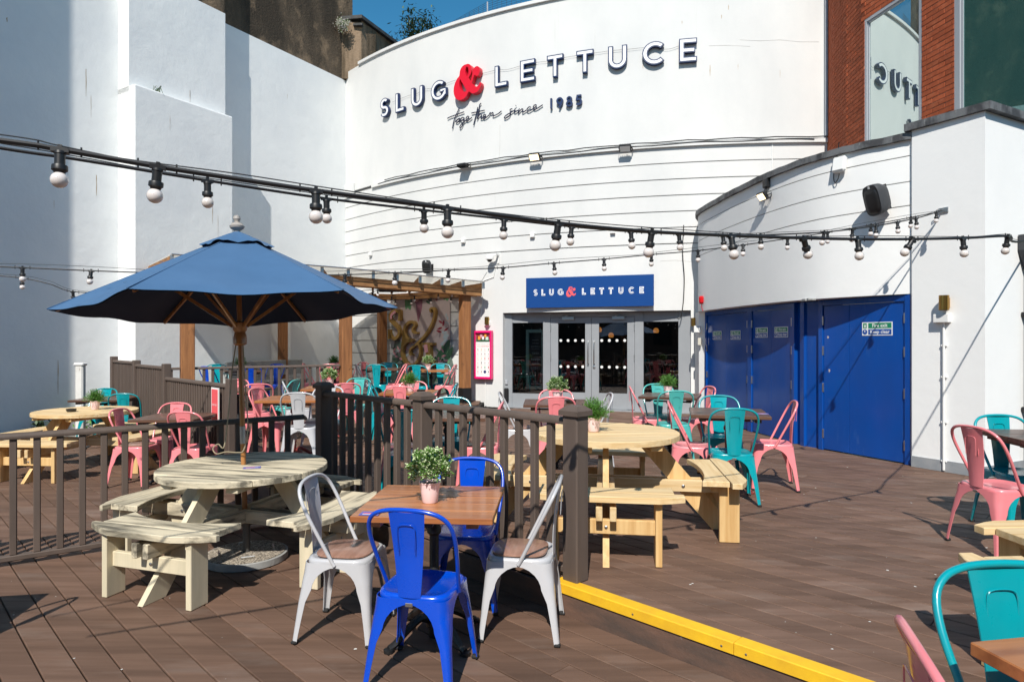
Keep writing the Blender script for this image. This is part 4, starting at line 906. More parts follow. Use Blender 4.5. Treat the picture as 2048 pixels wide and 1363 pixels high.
fence('pergola_rail', 'brown baluster rail between two front posts of the timber pergola', [], [((-5.44, 11.10), (-3.28, 12.45), PZ, PZ, .885)], PZ, .885, .14, pw=0.05)
fence('pergola_rail', 'short brown rail between the stepped fence and the pergola corner post', [], [((-5.93, 10.72), (-5.60, 11.0), PZ, PZ, .885)], PZ, .885, .11, pw=0.05)

# ================================================================ PERGOLA
pg = thing('pergola', 'cedar post pergola with a translucent roof in the corner by the curved wall', 'pergola')
for i, (x, y, h, wdt) in enumerate(((*PGA, 2.62, .21), (*PGB, 2.60, .20), (*PGC, 2.48, .20), (-6.85, 12.88, 2.6, .19), (-5.36, 15.2, 2.55, .19), (-3.17, 15.85, 2.5, .19))):
    hh = h - PZ
    po_ = obj('post', MB().box((0, 0, hh / 2), (wdt, wdt, hh), None, 0.008).mesh('post', 'cedar'), pg, (x, y, PZ), (0, 0, R(34)))
    if i == 2: MB().box((0, 0, .16), (wdt + .012, wdt + .012, .32), None).build('boot', 'black_plastic', po_)
a3, b3, c3 = Vector((-5.72, 10.94, 2.66)), Vector((PGB[0], PGB[1], 2.60)), Vector((-0.72, 14.18, 2.50))
for a, b, nm in ((a3, b3, 'beam'), (b3, c3, 'beam')):
    o2 = Vector((0.5, -.83, 0)) * 0.115
    MB().beam(tuple(a + o2), tuple(b + o2), 0.05, 0.17, (0, 0, 1), None, .004).build('front_beam', 'cedar_beam', pg)
    MB().beam(tuple(a - o2), tuple(b - o2), 0.05, 0.17, (0, 0, 1), None, .004).build('front_beam', 'cedar_beam', pg)
bk = [Vector((-7.2, 12.7, 2.66)), Vector((-4.85, 16.35, 2.6)), Vector((-2.9, 15.65, 2.5)), Vector((-1.05, 14.6, 2.5))]
for a, b in zip(bk[:-1], bk[1:]): MB().beam(tuple(a), tuple(b), 0.06, 0.15, (0, 0, 1)).build('wall_beam', 'cedar_beam', pg)
nr = 12
fa = [a3.lerp(b3, i / 6) for i in range(6)] + [b3.lerp(c3, i / 6) for i in range(7)]
ba = []
for i in range(13):
    t_ = i / 12 * 3; k = min(int(t_), 2); ba.append(bk[k].lerp(bk[k + 1], t_ - k))
for i, (p, q) in enumerate(zip(fa, ba)):
    p2 = p + Vector((0.09, -.18, .145)); q2 = q + Vector((0, 0, .135)); r_ = MB().beam(tuple(p2), tuple(q2), 0.047, 0.11, (0, 0, 1), None, .003).build('rafter', 'cedar_beam', pg)
    m = MB(); m.beam(tuple(p2 + Vector((.02, -.04, -.005))), tuple(p2 + Vector((.0, .01, -.005))), .055, .135); m.build('steel_end', 'steel', r_)
m = MB(); vs = []
for p, q in zip(fa, ba): vs += [tuple(p + Vector((.12, -.25, .212))), tuple(q + Vector((0, 0, .200)))]
n = len(fa); vs += [(v[0], v[1], v[2] + .014) for v in vs]; k = 2 * n
fs = []
for i in range(n - 1):
    a = 2 * i; fs += [(a, a + 1, a + 3, a + 2), (k + a, k + a + 2, k + a + 3, k + a + 1), (a, a + 2, k + a + 2, k + a)]
m.add(vs, fs); m.build('roof_sheet', 'poly_roof', pg)
pts = [tuple(p + Vector((.13, -.27, .215))) for p in fa]; m = MB(); m.tube(pts, .012, 5); m.build('edge_trim', 'steel', pg)
m = MB(); hp = fa[8] * .55 + ba[8] * .45 + Vector((0, 0, .03)); m.lathe([(0.0, -.05), (.05, -.05), (.05, .05), (0, .05)], 10, Matrix.Translation(hp) @ Matrix.Rotation(R(90), 4, 'Y') @ Matrix.Diagonal((1, 1, 6, 1)))
ht = m.build('patio_heater', 'black_plastic', None, True); tag(ht, 'long black infrared heater bar under the pergola roof', 'heater')
sb = thing('seat_back_bench', 'grey timber bench back along the wall behind the pergola rail', 'bench', (0, 0, 0))
a, b = Vector((*wp(4.0, .75), 0)), Vector((*wp(1.6, .30), 0))
for nm, z0, hh, dd in (('seat', .42, .06, .40), ('back', .72, .34, .07), ('base', .20, .38, .34)):
    MB().beam((a.x, a.y, PZ + z0), (b.x, b.y, PZ + z0), dd, hh, (0, 0, 1), None, .01).build(nm, 'concrete', sb)

# ================================================================ CHAIRS
def chair_meshes(col):
    mt = 'paint_' + col; out = {}
    # seat
    n = 40
    def sup(a, rx, ry, e=4.2):
        c, s = math.cos(a), math.sin(a); return (rx * math.copysign(abs(c) ** (2 / e), c), ry * math.copysign(abs(s) ** (2 / e), s))
    rings = [(.182, .182, .418), (.182, .182, .432), (.178, .178, .442), (.168, .168, .447), (.156, .156, .445), (.140, .140, .438), (.08, .08, .433)]
    m = MB(); vs = []
    for rx, ry, z in rings:
        for k in range(n): x, y = sup(2 * math.pi * k / n, rx, ry); vs.append((x, y, z))
    fs = [(i * n + k, i * n + (k + 1) % n, (i + 1) * n + (k + 1) % n, (i + 1) * n + k) for i in range(len(rings) - 1) for k in range(n)]
    fs.append(tuple(range((len(rings) - 1) * n, len(rings) * n))); m.add(vs, fs); out['seat'] = m.mesh('seat', mt, True, 60)
    # legs: pressed sheet, L-section with arch
    T0, T1 = .181, {(-1): .228, 1: .215}
    def leg(sx, sy):
        m = MB(); zs = [(.425, None), (.405, None)]
        D_ = .128
        for t in (12, 28, 45, 60, 74, 86): zs.append((.405 - .125 * (1 - math.cos(R(t))) ** .9, t))
        low = [(.22, .045), (.12, .036), (.05, .031), (.012, .029)]
        rows = []
        for z, t in zs:
            fz = (.425 - z) / .425; cxy = T0 + (.222 - T0) * fz; cy = T0 + (T1[sy] - T0) * fz
            wdt = cxy if t is None else cxy - D_ * math.sin(R(t)) if t > 5 else cxy
            wdt = cxy - (D_ * math.sin(R(t)) if t else 0); wdy = cy - (D_ * math.sin(R(t)) if t else 0); rows.append((z, cxy, cy, wdt, wdy))
        for z, wv in low:
            fz = (.425 - z) / .425; rows.append((z, T0 + (.222 - T0) * fz, T0 + (T1[sy] - T0) * fz, wv, wv))
        vs = []; P = 7
        for z, cx, cy, wx, wy in rows:
            r = min(.05, wx * .55)
            pts = [(cx - wx, cy), (cx - r, cy)] + [(cx - r + r * math.sin(R(a)), cy - r + r * math.cos(R(a))) for a in (22, 45, 68)] + [(cx, cy - r), (cx, cy - wy)]
            vs += [(sx * a, sy * b, z) for a, b in pts]
        nr = len(rows); fs = [(i * P + j, i * P + j + 1, (i + 1) * P + j + 1, (i + 1) * P + j) for i in range(nr - 1) for j in range(P - 1)]
        me = bpy.data.meshes.new('leg'); me.from_pydata(vs, [], fs); bm = bmesh.new(); bm.from_mesh(me)
        bmesh.ops.recalc_face_normals(bm, faces=bm.faces)
        bmesh.ops.solidify(bm, geom=bm.faces[:], thickness=.0035)
        for f in bm.faces: f.smooth = True
        for e in bm.edges:
            if len(e.link_faces) == 2 and e.calc_face_angle(0) > R(50): e.smooth = False
        bm.to_mesh(me); bm.free(); me.materials.append(MATS[mt]); return me
    for sx in (-1, 1):
        for sy in (-1, 1):
            out['leg', sx, sy] = leg(sx, sy)
            fx, fy = sx * (.222 - .014), sy * (T1[sy] - .014); out['foot', sx, sy] = MB().box((fx, fy, .009), (.034, .034, .018), None, .005).mesh('foot', 'rubber')
    # back loop
    half = [(.186, .000, .415), (.190, -.030, .47), (.205, -.095, .60), (.212, -.150, .71), (.198, -.187, .785), (.160, -.207, .826), (.105, -.217, .845), (.04, -.221, .852)]
    path = half + [(-x, y, z) for x, y, z in half[::-1]]
    m = MB(); m.tube(catmull(path, 4), .0105, 8); out['back_frame'] = m.mesh('back_frame', mt, True, 60)
    m = MB(); rows = 9; vs = []
    for i in range(rows):
        t = i / (rows - 1); z = .842 - t * .405; y = -.216 + t * .040 + .012 * math.sin(math.pi * t); hw = .088 - .034 * t
        for j in range(5):
            q = -1 + j * .5; vs.append((q * hw, y - .010 * (1 - q * q) , z))
    fs = [(i * 5 + j, i * 5 + j + 1, (i + 1) * 5 + j + 1, (i + 1) * 5 + j) for i in range(rows - 1) for j in range(4)]
    me = bpy.data.meshes.new('back_panel'); me.from_pydata(vs, [], fs); bm = bmesh.new(); bm.from_mesh(me); bmesh.ops.solidify(bm, geom=bm.faces[:], thickness=.004)
    for f in bm.faces: f.smooth = True
    for e in bm.edges:
        if len(e.link_faces) == 2 and e.calc_face_angle(0) > R(50): e.smooth = False
    bm.to_mesh(me); bm.free(); me.materials.append(MATS[mt]); out['back_panel'] = me
    m = MB()
    rp = [(-.040, -.2205, .66), (-.044, -.2245, .74), (-.040, -.2262, .776), (-.026, -.2280, .786), (0, -.2290, .788), (.026, -.2280, .786), (.040, -.2262, .776), (.044, -.2245, .74), (.040, -.2205, .66)]
    m.tube(catmull(rp, 3), .0022, 5); m.tube(catmull([(x, y + .0205, z) for x, y, z in rp], 3), .0022, 5); out['pressed_rib'] = m.mesh('pressed_rib', mt, True, 60)
    m = MB(); vs = []
    for rr_, z in ((.150, .4475), (.154, .450), (.154, .457), (.150, .4595)):
        for k in range(n): x, y = sup(2 * math.pi * k / n, rr_, rr_, 3.6); vs.append((x, y + .008, z))
    fs = [(i * n + k, i * n + (k + 1) % n, (i + 1) * n + (k + 1) % n, (i + 1) * n + k) for i in range(3) for k in range(n)] + [tuple(range(3 * n, 4 * n)), tuple(range(n))[::-1]]
    m.add(vs, fs); out['seat_pad'] = m.mesh('seat_pad', 'seat_wood', True, 50)
    m = MB(); m.box((0, -.186, .404), (.036, .004, .018), None, .001); out['badge'] = m.mesh('badge', 'steel')
    return out
CH = {}
def chair(col, X, Y, rz, label, level=0.0, pad=False, full=True, group='metal cafe chairs on the decks'):
    """X, Y: where the top of the backrest is; rz: heading (0 faces away from the viewer)"""
    if col not in CH: CH[col] = chair_meshes(col)
    c = CH[col]; a = R(rz); ox, oy = X - math.sin(a) * .221, Y + math.cos(a) * .221
    t = thing('cafe_chair', label, 'chair', (ox, oy, level + .0025), a, group)
    obj('seat', c['seat'], t); obj('back_frame', c['back_frame'], t); p = obj('back_panel', c['back_panel'], t); obj('pressed_rib', c['pressed_rib'], p)
    for sx in (-1, 1):
        for sy in (-1, 1):
            l = obj('leg', c['leg', sx, sy], t)
            if full: obj('foot', c['foot', sx, sy], l)
    if pad: obj('seat_pad', c['seat_pad'], t)
    if full: obj('badge', c['badge'], t)
    return t

# ================================================================ SQUARE TABLES
TB = {}
def sq_table(X, Y, rot, label, level=0.0, wood='table_wood', base='iron_black', size=.72):
    key = (wood, base)
    if key not in TB:
        k = {}; n = 5; pwid = size / n
        k['plank'] = MB().box((0, 0, 0), (size, pwid - .003, .032), None, .003).mesh('plank', wood)
        k['batten'] = MB().box((0, 0, 0), (.06, size - .12, .035), None).mesh('batten', wood)
        m = MB(); m.lathe([(.0, .0), (.03, .0), (.03, .05), (.045, .06), (.045, .09), (.028, .10), (.026, .20), (.036, .215), (.036, .235), (.026, .25), (.026, .56), (.04, .575), (.04, .60), (.028, .62), (.028, .66), (.0, .66)], 14); k['column'] = m.mesh('column', base, True, 40)
        m = MB()
        pts = [(.03, 0, .10), (.09, 0, .125), (.17, 0, .085), (.24, 0, .035), (.285, 0, .018)]
        m.tube(catmull(pts, 4), .02, 6, None, True, [(.026 - .010 * i / 16) for i in range(17)]); m.lathe([(.0, 0), (.028, 0), (.028, .016), (.0, .022)], 8, None, (.285, 0, 0)); k['foot'] = m.mesh('foot', base, True, 50)
        m = MB(); m.box((0, 0, .667), (.42, .06, .016)); m.box((0, 0, .6665), (.06, .42, .015)); k['spider'] = m.mesh('spider', base)
        TB[key] = (k, n, pwid)
    k, n, pwid = TB[key]
    t = thing('square_table', label, 'table', (X, Y, level + .0025), R(rot), 'square wooden tables')
    for i in range(n): obj('plank', k['plank'], t, (0, -size / 2 + pwid * (i + .5), .734 + .0008 * (i % 2)))
    for q in (-1, 1): obj('batten', k['batten'], t, (q * .25, 0, .699))
    obj('column', k['column'], t); obj('spider', k['spider'], t)
    for i in range(4): obj('foot', k['foot'], t, None, (0, 0, R(45 + 90 * i)))
    return t

# ================================================================ ROUND PICNIC TABLES
PT = {}
def picnic(X, Y, rot, label, level, wood, woodz, H=.74, dia=1.15, plank_ang=0.0, hole=False, rb=.87, scoop=.38, cvx=.06):
    t = thing('picnic_table', label, 'picnic table', (X, Y, level + .0025), R(rot), 'round picnic tables with four benches')
    r = dia / 2; n = 8; pwid = dia / n
    for i in range(n):
        y0, y1 = -r + pwid * i + .003, -r + pwid * (i + 1) - .003
        right = []; N = 6
        for j in range(N + 1):
            yy = y0 + (y1 - y0) * j / N; right.append((math.sqrt(max(r * r - yy * yy, .002)), yy))
        poly = right + [(-x, y) for x, y in right[::-1]]
        m = MB(); z0 = H - .042; zt = H + random.uniform(-.0015, .0015)
        ins = inset(poly, .004); k = len(poly)
        if area(poly) < 0: poly = poly[::-1]
        vs = [(p[0], p[1], z0) for p in poly] + [(p[0], p[1], zt - .004) for p in poly] + [(p[0], p[1], zt) for p in inset(poly, .004)]
        fs = [tuple(range(k))[::-1], tuple(range(2 * k, 3 * k))] + [(j * k + q, j * k + (q + 1) % k, j * k + k + (q + 1) % k, j * k + k + q) for j in range(2) for q in range(k)]
        m.add(vs, fs); o = m.build('top_plank', wood, t); o.rotation_euler = (0, 0, R(plank_ang))
    for q in (-.26, .26):
        m = MB(); m.box((q, 0, H - .042 - .024), (.09, dia * .82, .045), None, .004); o = m.build('cleat', woodz, t); o.rotation_euler = (0, 0, R(plank_ang))
    key = (wood, H)
    if key not in PT:
        k = {}
        # bench for the +X direction: two sawn curved planks
        Rc = rb
        def plank(r0, r1, half):
            A = [(r0 * math.cos(a), r0 * math.sin(a)) for a in [(-half + 2 * half * j / 12) / r0 for j in range(13)]]
            B = [(r1 * math.cos(a), r1 * math.sin(a)) for a in [(half * 1.02 - 2 * half * 1.02 * j / 12) / r1 for j in range(13)]]
            return A + B
        ps = []
        bt = .455
        for r0, r1, hf in ((Rc - .135, Rc - .004, .44), (Rc + .004, Rc + .135, .50)):
            # straight planks sawn only on the inner and outer faces
            cut = []
            x_in = [(math.sqrt(max(r0 * r0 - yy * yy * (1.0), .02)) if r0 < Rc - .05 else r0, yy) for yy in [-hf + 2 * hf * j / 12 for j in range(13)]]
            x_out = [(r1 if r1 < Rc + .05 else min(r1, math.sqrt(max((r1 + cvx) ** 2 - yy * yy, .02))), yy) for yy in [hf - 2 * hf * j / 12 for j in range(13)]]
            x_in = [(r0 - (r0 - x) * scoop, y) for x, y in x_in]
            poly = x_in + x_out
            if area(poly) < 0: poly = poly[::-1]
            kk = len(poly); ins = inset(poly, .004)
            vs = [(p[0], p[1], bt - .038) for p in poly] + [(p[0], p[1], bt - .004) for p in poly] + [(p[0], p[1], bt) for p in ins]
            fs = [tuple(range(kk))[::-1], tuple(range(2 * kk, 3 * kk))] + [(j * kk + q, j * kk + (q + 1) % kk, j * kk + kk + (q + 1) % kk, j * kk + kk + q) for j in range(2) for q in range(kk)]
            # store rotated so that the grain axis (local X) runs along the plank
            m = MB(); m.add([(v[1], -v[0], v[2]) for v in vs], fs); ps.append(m.mesh('seat_plank', wood))
        k['planks'] = ps
        m = MB(); m.box((Rc - .02, 0, .39), (.20, .045, .05), None, .003); k['bearer'] = m.mesh('seat_bearer', woodz)
        m = MB(); m.box((Rc + .01, 0, .2075), (.14, .042, .415), None, .004); k['leg'] = m.mesh('bench_leg', woodz)
        m = MB(); m.box((Rc + .015, 0, .235), (.04, .66, .095), None, .004); k['str'] = m.mesh('stretcher', woodz)
        a, b = Vector((.30, 0, H - .05)), Vector((Rc + .005, 0, .03)); dr = (b - a).normalized(); hw = .068
        px = hw / abs(dr.z)
        m = MB(); tt = .042
        vs = []
        for yy in (-tt / 2, tt / 2): 
            vs += [(a.x - px, yy, H - .043), (a.x + px, yy, H - .043), (b.x + px - dr.x / abs(dr.z) * -.03, yy, 0), (b.x - px - dr.x / abs(dr.z) * -.03, yy, 0)]
        m.add(vs, [(0, 1, 2, 3), (7, 6, 5, 4), (0, 4, 5, 1), (1, 5, 6, 2), (2, 6, 7, 3), (3, 7, 4, 0)]); k['a'] = m.mesh('slanted_leg', woodz)
        ms = []
        for q in (-1, 1): m = MB(); m.box(((Rc + .13) / 2 + .012, q * .0445, .335), (Rc + .13 - .04, .042, .092), None, .004); ms.append(m.mesh('cross_beam', wood))
        k['cross'] = ms
        m = MB(); m.lathe([(.013, 0), (.013, .006), (.004, .009)], 10, Matrix.Translation((Rc - .28, .0655, .335)) @ Matrix.Rotation(R(-90), 4, 'X')); m.lathe([(.013, 0), (.013, .006), (.004, .009)], 10, Matrix.Translation((Rc - .28, -.0655, .335)) @ Matrix.Rotation(R(90), 4, 'X'))
        m.lathe([(.011, 0), (.011, .006), (.004, .009)], 10, Matrix.Translation((Rc + .035, 0, .235)) @ Matrix.Rotation(R(90), 4, 'Y')); k['bolt'] = m.mesh('bolts', 'steel')
        PT[key] = k
    k = PT[key]
    for i in range(4):
        a = R(90 * i)
        for me in k['planks']: obj('seat_plank', me, t, None, (0, 0, a + R(90)))
        for q in (-.37, 0.37): obj('seat_bearer', k['bearer'], t, (-math.sin(a) * q * .9, math.cos(a) * q * .9, 0), (0, 0, a))
        for q in (-.335, .335): obj('bench_leg', k['leg'], t, (-math.sin(a) * q, math.cos(a) * q, 0), (0, 0, a))
        obj('stretcher', k['str'], t, None, (0, 0, a)); obj('slanted_leg', k['a'], t, None, (0, 0, a)); obj('bolts', k['bolt'], t, None, (0, 0, a))
        for me in k['cross']: obj('cross_beam', me, t, (0, 0, .003 * (i % 2)), (0, 0, a))
    return t
picnic(-2.0, 4.86, -18, 'weathered cream-painted round picnic table with the blue umbrella through it', LOW, 'cream_wood', 'cream_wood_z', .70, 1.19, 4, rb=.80, scoop=.70, cvx=.035)
picnic(.74, 5.14, -8, 'clean pine round picnic table just behind the fence end post', 0, 'pine', 'pine_z', .735, 1.14, 14)
picnic(-5.50, 8.40, -5, 'pine round picnic table by the shaded part of the left wall', LOW, 'pine', 'pine_z', .735, 1.18, -10)
picnic(3.07, 2.62, 4, 'pine round picnic table mostly cut off by the right edge', 0, 'pine', 'pine_z', .735, 1.15, 0)

# ---- table groups
sq_table(-.43, 3.59, -4, 'glossy orange-brown square table between the front blue and grey chairs', LOW)
chair('blue', -.486, 2.98, -13, 'bright blue metal chair nearest the viewer, seen from behind', LOW)
chair('blue', -.262, 4.31, 174, 'bright blue metal chair behind the front table, against the fence', LOW)
chair('grey', -1.153, 3.71, -97, 'pale grey metal chair with wood seat left of the front table', LOW, True)
chair('grey', .277, 3.67, 82, 'pale grey metal chair with wood seat right of the front table', LOW, True)
sq_table(2.13, 6.42, -14, 'dark brown square table in front of the nearest fire door', 0, 'dark_table_wood', 'iron_red')
chair('teal', 1.96, 5.71, -8, 'glossy teal chair seen from behind, between the pine bench and the pink chair')
chair('teal', 2.25, 7.09, 172, 'teal chair on the far side of the table before the fire doors')
chair('pink', 2.80, 6.42, 76, 'pink chair nearest the fire doors, facing left')
chair('pink', 1.53, 6.37, -104, 'pink chair between the pine picnic table and the dark table')
sq_table(2.05, 8.40, -20, 'dark square table just in front of the right sidelight', 0, 'dark_table_wood')
chair('aqua', 2.02, 9.02, 180, 'aqua green chair behind the table at the right sidelight', full=False)
chair('aqua', 1.96, 7.74, -3, 'aqua green chair seen from behind at the table by the right sidelight', full=False)
chair('pink', 1.54, 8.52, -98, 'pink chair left of the table by the right sidelight', full=False)
chair('pink', 2.60, 8.50, 98, 'pink chair beside the white pilaster by the far fire door', full=False)
sq_table(.50, 7.45, -3, 'dark square table with white-flowered plant in front of the left door leaf', 0, 'dark_table_wood')
chair('pink', .47, 6.90, 0, 'pink chair seen from behind just beyond the fence end post')
chair('pink', .54, 8.02, 180, 'pink chair behind the white-flowered plant near the door', full=False)
chair('grey', -.15, 7.54, -92, 'grey chair below the pink menu board', 0, True, full=False)
chair('grey', 1.13, 7.40, 92, 'grey chair in front of the right door leaf', 0, True, full=False)
sq_table(-.62, 6.22, 3, 'dark square table close behind the middle fence post', 0, 'dark_table_wood')
chair('pink', -.09, 6.28, 86, 'pink chair facing left behind the fence, near the pine bench', 0, True)
chair('teal', -.64, 6.88, 180, 'teal chair facing the viewer just right of the middle fence post')
chair('teal', -.95, 5.62, -4, 'teal chair in the umbrella shade just behind the fence balusters')
chair('pink', -1.26, 6.25, -86, 'pink chair in shade behind the fence, left of the teal chair')
sq_table(-1.42, 9.0, 0, 'honey-brown square table with a green plant and ashtray left of the middle fence post')
chair('pink', -1.47, 8.50, 0, 'pink chair seen from behind at the honey-brown table', full=False)
chair('pink', -1.46, 9.62, 180, 'pink chair behind the green plant at the honey-brown table', full=False)
chair('teal', -.76, 9.05, 88, 'teal chair side-on by the pergola post at the honey-brown table', full=False)
chair('teal', -2.02, 9.22, -84, 'teal chair left of the honey-brown table', full=False)
sq_table(-2.75, 9.78, 8, 'brown square table with a white-flowered plant beside the pergola rail', 0, 'table_wood', 'iron_red')
chair('pink', -2.32, 9.15, 30, 'pink chair seen at an angle just right of the dark fence corner post', full=False)
chair('aqua', -2.45, 10.45, 172, 'aqua chair beyond the white-flowered plant table', full=False)
chair('grey', -3.36, 9.52, -70, 'light grey chair side-on left of the white-flowered plant table', full=False)
sq_table(-2.68, 7.98, 4, 'orange-brown square table behind the light grey chair and left fence', 0, 'table_wood', 'iron_red')
chair('grey', -2.46, 7.46, 2, 'light grey chair seen from behind through the left fence', 0, False)
chair('pink', -3.23, 8.17, -98, 'pink chair side-on behind the umbrella pole', full=False)
chair('grey', -2.40, 8.55, 172, 'light grey chair behind the dark fence corner post', full=False)
sq_table(-3.98, 9.45, -8, 'dark square table behind the umbrella pole', 0, 'dark_table_wood')
chair('pink', -3.52, 9.0, 28, 'pink chair seen from behind just right of the umbrella pole', full=False)
chair('pink', -4.25, 10.1, 168, 'pink chair facing the viewer left of the umbrella pole, behind the rail', full=False)
chair('aqua', -3.30, 9.95, 84, 'aqua chair between the grey chair and the pergola rail', full=False)
# lower left groups
sq_table(-3.93, 7.60, 2, 'dark red-brown square table between three pink chairs on the left', LOW, 'dark_table_wood')
chair('pink', -4.50, 7.42, -92, 'pink chair with brown seat pad nearest the pine bench on the left', LOW, True)
chair('pink', -4.20, 8.16, 176, 'pink chair behind the red-brown table on the left', LOW)
chair('pink', -3.60, 7.10, -8, 'pink chair seen from behind at the red-brown table on the left', LOW)
sq_table(-6.25, 10.0, 6, 'dark square table between two teal chairs by the left wall', LOW, 'dark_table_wood')
chair('teal', -6.62, 10.62, 176, 'teal chair facing the viewer by the left wall', LOW, full=False)
chair('teal', -5.72, 9.55, 12, 'teal chair seen from behind beside the slatted fence on the left', LOW, full=False)
# pergola groups
def pch(col, X, Y, rz, label): chair(col, X, Y, rz, label, PZ, False, False)
sq_table(-5.30, 12.75, 32, 'dark table behind the left end of the pergola rail', PZ, 'dark_table_wood')
pch('teal', -5.98, 13.15, 215, 'teal chair at the back left of the pergola'); pch('blue', -4.90, 12.15, 20, 'blue chair behind the pergola rail, seen from behind'); pch('blue', -5.70, 12.05, -30, 'blue chair beside the big corner post of the pergola'); pch('blue', -4.85, 13.45, 160, 'dark blue chair deeper under the pergola')
sq_table(-3.80, 13.95, 20, 'dark table with a green plant under the pergola', PZ, 'dark_table_wood')
pch('pink', -3.95, 14.62, 190, 'pink chair against the wall under the pergola'); pch('pink', -3.72, 13.28, 8, 'pink chair behind the right end of the pergola rail'); pch('pink', -4.42, 13.75, -80, 'pink chair in the middle of the pergola, side-on'); pch('pink', -3.3, 14.5, 140, 'pink chair close to the middle back post of the pergola')
sq_table(-2.72, 13.62, 4, 'dark table under the pergola beside the floral mural', PZ, 'dark_table_wood')
pch('teal', -2.72, 13.02, 0, 'dark teal chair seen from behind under the pergola'); pch('teal', -2.70, 14.2, 180, 'teal chair against the white wall left of the mural'); pch('pink', -2.18, 13.55, 80, 'dark pink chair in front of the gold letter S'); pch('grey', -3.20, 13.3, -70, 'grey chair beside the right front post of the pergola')
sq_table(-1.62, 13.05, 2, 'table with a pale plant in front of the gold ampersand', PZ, 'table_wood')
pch('teal', -1.86, 12.62, -10, 'teal chair in front of the gold ampersand'); pch('teal', -1.50, 13.62, 184, 'dark teal chair right under the gold letter L'); pch('pink', -1.12, 13.0, 84, 'pink chair beside the right pergola post')
pch('pink', -2.1, 12.95, 100, 'dark pink chair left of the mural table')
# right side
sq_table(3.98, 4.78, -6, 'dark brown square table cut by the right edge, near the end pier', 0, 'dark_table_wood')
chair('pink', 3.19, 4.52, -82, 'pink chair at the right edge facing right')
chair('teal', 3.90, 5.22, 178, 'teal chair at the right edge beside the white pier')
sq_table(1.48, 1.22, 10, 'brown square table corner at the bottom right', 0, 'table_wood')
chair('teal', 1.30, 1.74, 184, 'large turquoise chair cut by the lower right corner')
chair('pink', .80, 1.30, -108, 'pink chair back poking in at the bottom right')
# set just outside the frame on the left whose shadow falls on the deck
sq_table(-3.40, 3.05, 10, 'brown table just outside the frame on the left', LOW)
chair('grey', -2.90, 3.15, 84, 'grey chair just outside the frame on the left, its shadow on the deck', LOW, True)

# ================================================================ UMBRELLA
um = thing('parasol', 'navy blue market umbrella with wooden pole standing in the cream picnic table', 'umbrella', (-1.985, 4.855, LOW)); um.rotation_euler = (-.052, -.0495, 0)
RH, AP, RAD, YW = 1.88, 2.446, 1.22, 23.7
m = MB(); P = []
NS, NR = 16, 12
vs = []; fs = []
def cz(f): return AP - (AP - RH) * (f ** 1.06)
for i in range(6):
    a0, a1 = R(YW + 60 * i), R(YW + 60 * i + 60); base = len(vs)
    for r_ in range(NR + 1):
        f = .04 + .96 * r_ / NR
        for s_ in range(NS + 1):
            t = s_ / NS; x = (math.cos(a0) * (1 - t) + math.cos(a1) * t) * RAD * f; y = (math.sin(a0) * (1 - t) + math.sin(a1) * t) * RAD * f
            sag = .058 * math.sin(math.pi * t) * f * math.sin(math.pi * min(1, f * .85)); wr = (.010 * math.sin(11 * t + i * 2 + f * 4) + .008 * math.sin(5 * t - i * 3 - f * 7)) * f * math.sin(math.pi * t)
            inn = 1 - .025 * math.sin(math.pi * t) * (f > .98)
            vs.append((x * inn, y * inn, cz(f) - sag + wr))
    for r_ in range(NR):
        for s_ in range(NS):
            k = base + r_ * (NS + 1) + s_; fs.append((k, k + 1, k + NS + 2, k + NS + 1))
m.add(vs, fs); cn = m.build('canopy', 'canopy', um, True, 25)
m = MB(); m.add([(v_[0] * .992, v_[1] * .992, v_[2] - .005) for v_ in vs], fs); m.build('underside_shade', 'canopy_under_shade', cn, True, 25)  # added dark sheet below the fabric, imitating the shade under it
m = MB()
for i in range(6):
    a0 = R(YW + 60 * i); m.beam((math.cos(a0) * .1, math.sin(a0) * .1, cz(.08) + .003), (math.cos(a0) * RAD, math.sin(a0) * RAD, RH + .004), .012, .006)
m.build('seam', 'canopy', cn)
m = MB(); vs = []; fs = []
for i in range(6):
    a0, a1 = R(YW + 60 * i), R(YW + 60 * i + 60); base = len(vs)
    for r_ in range(5):
        f = .02 + .20 * r_ / 4
        for s_ in range(9):
            t = s_ / 8; x = (math.cos(a0) * (1 - t) + math.cos(a1) * t) * RAD * f; y = (math.sin(a0) * (1 - t) + math.sin(a1) * t) * RAD * f
            vs.append((x, y, cz(f) + .034 - .02 * f * 4 * math.sin(math.pi * t) * (r_ / 4) ** 2 + .006 * math.sin(14 * t + i) * (r_ / 4)))
    for r_ in range(4):
        for s_ in range(8): k = base + r_ * 9 + s_; fs.append((k, k + 1, k + 10, k + 9))
m.add(vs, fs); m.build('vent_cap', 'canopy', cn, True, 25)
MB().tube([(0, 0, .06), (0, 0, .86)], .019, 12).build('lower_pole', 'pole_wood', um, True)
MB().tube([(0, 0, .86), (0, 0, 2.44)], .019, 12).build('upper_pole', 'pole_wood', um, True)
MB().tube([(0, 0, .86), (0, 0, .99)], .0215, 14).build('joint_sleeve', 'steel', um, True)
m = MB(); m.lathe([(.05, 2.445), (.045, 2.46), (.022, 2.465), (.022, 2.48), (.05, 2.50), (.055, 2.515), (.04, 2.535), (.018, 2.545), (.018, 2.555), (.028, 2.57), (.024, 2.59), (.008, 2.60), (0, 2.605)], 16); m.build('finial', 'pewter', um, True)
m = MB(); m.lathe([(.03, 1.60), (.048, 1.61), (.05, 1.66), (.040, 1.70), (.052, 1.72), (.055, 1.77), (.03, 1.78)], 14); m.build('runner_hub', 'pole_wood', um, True)
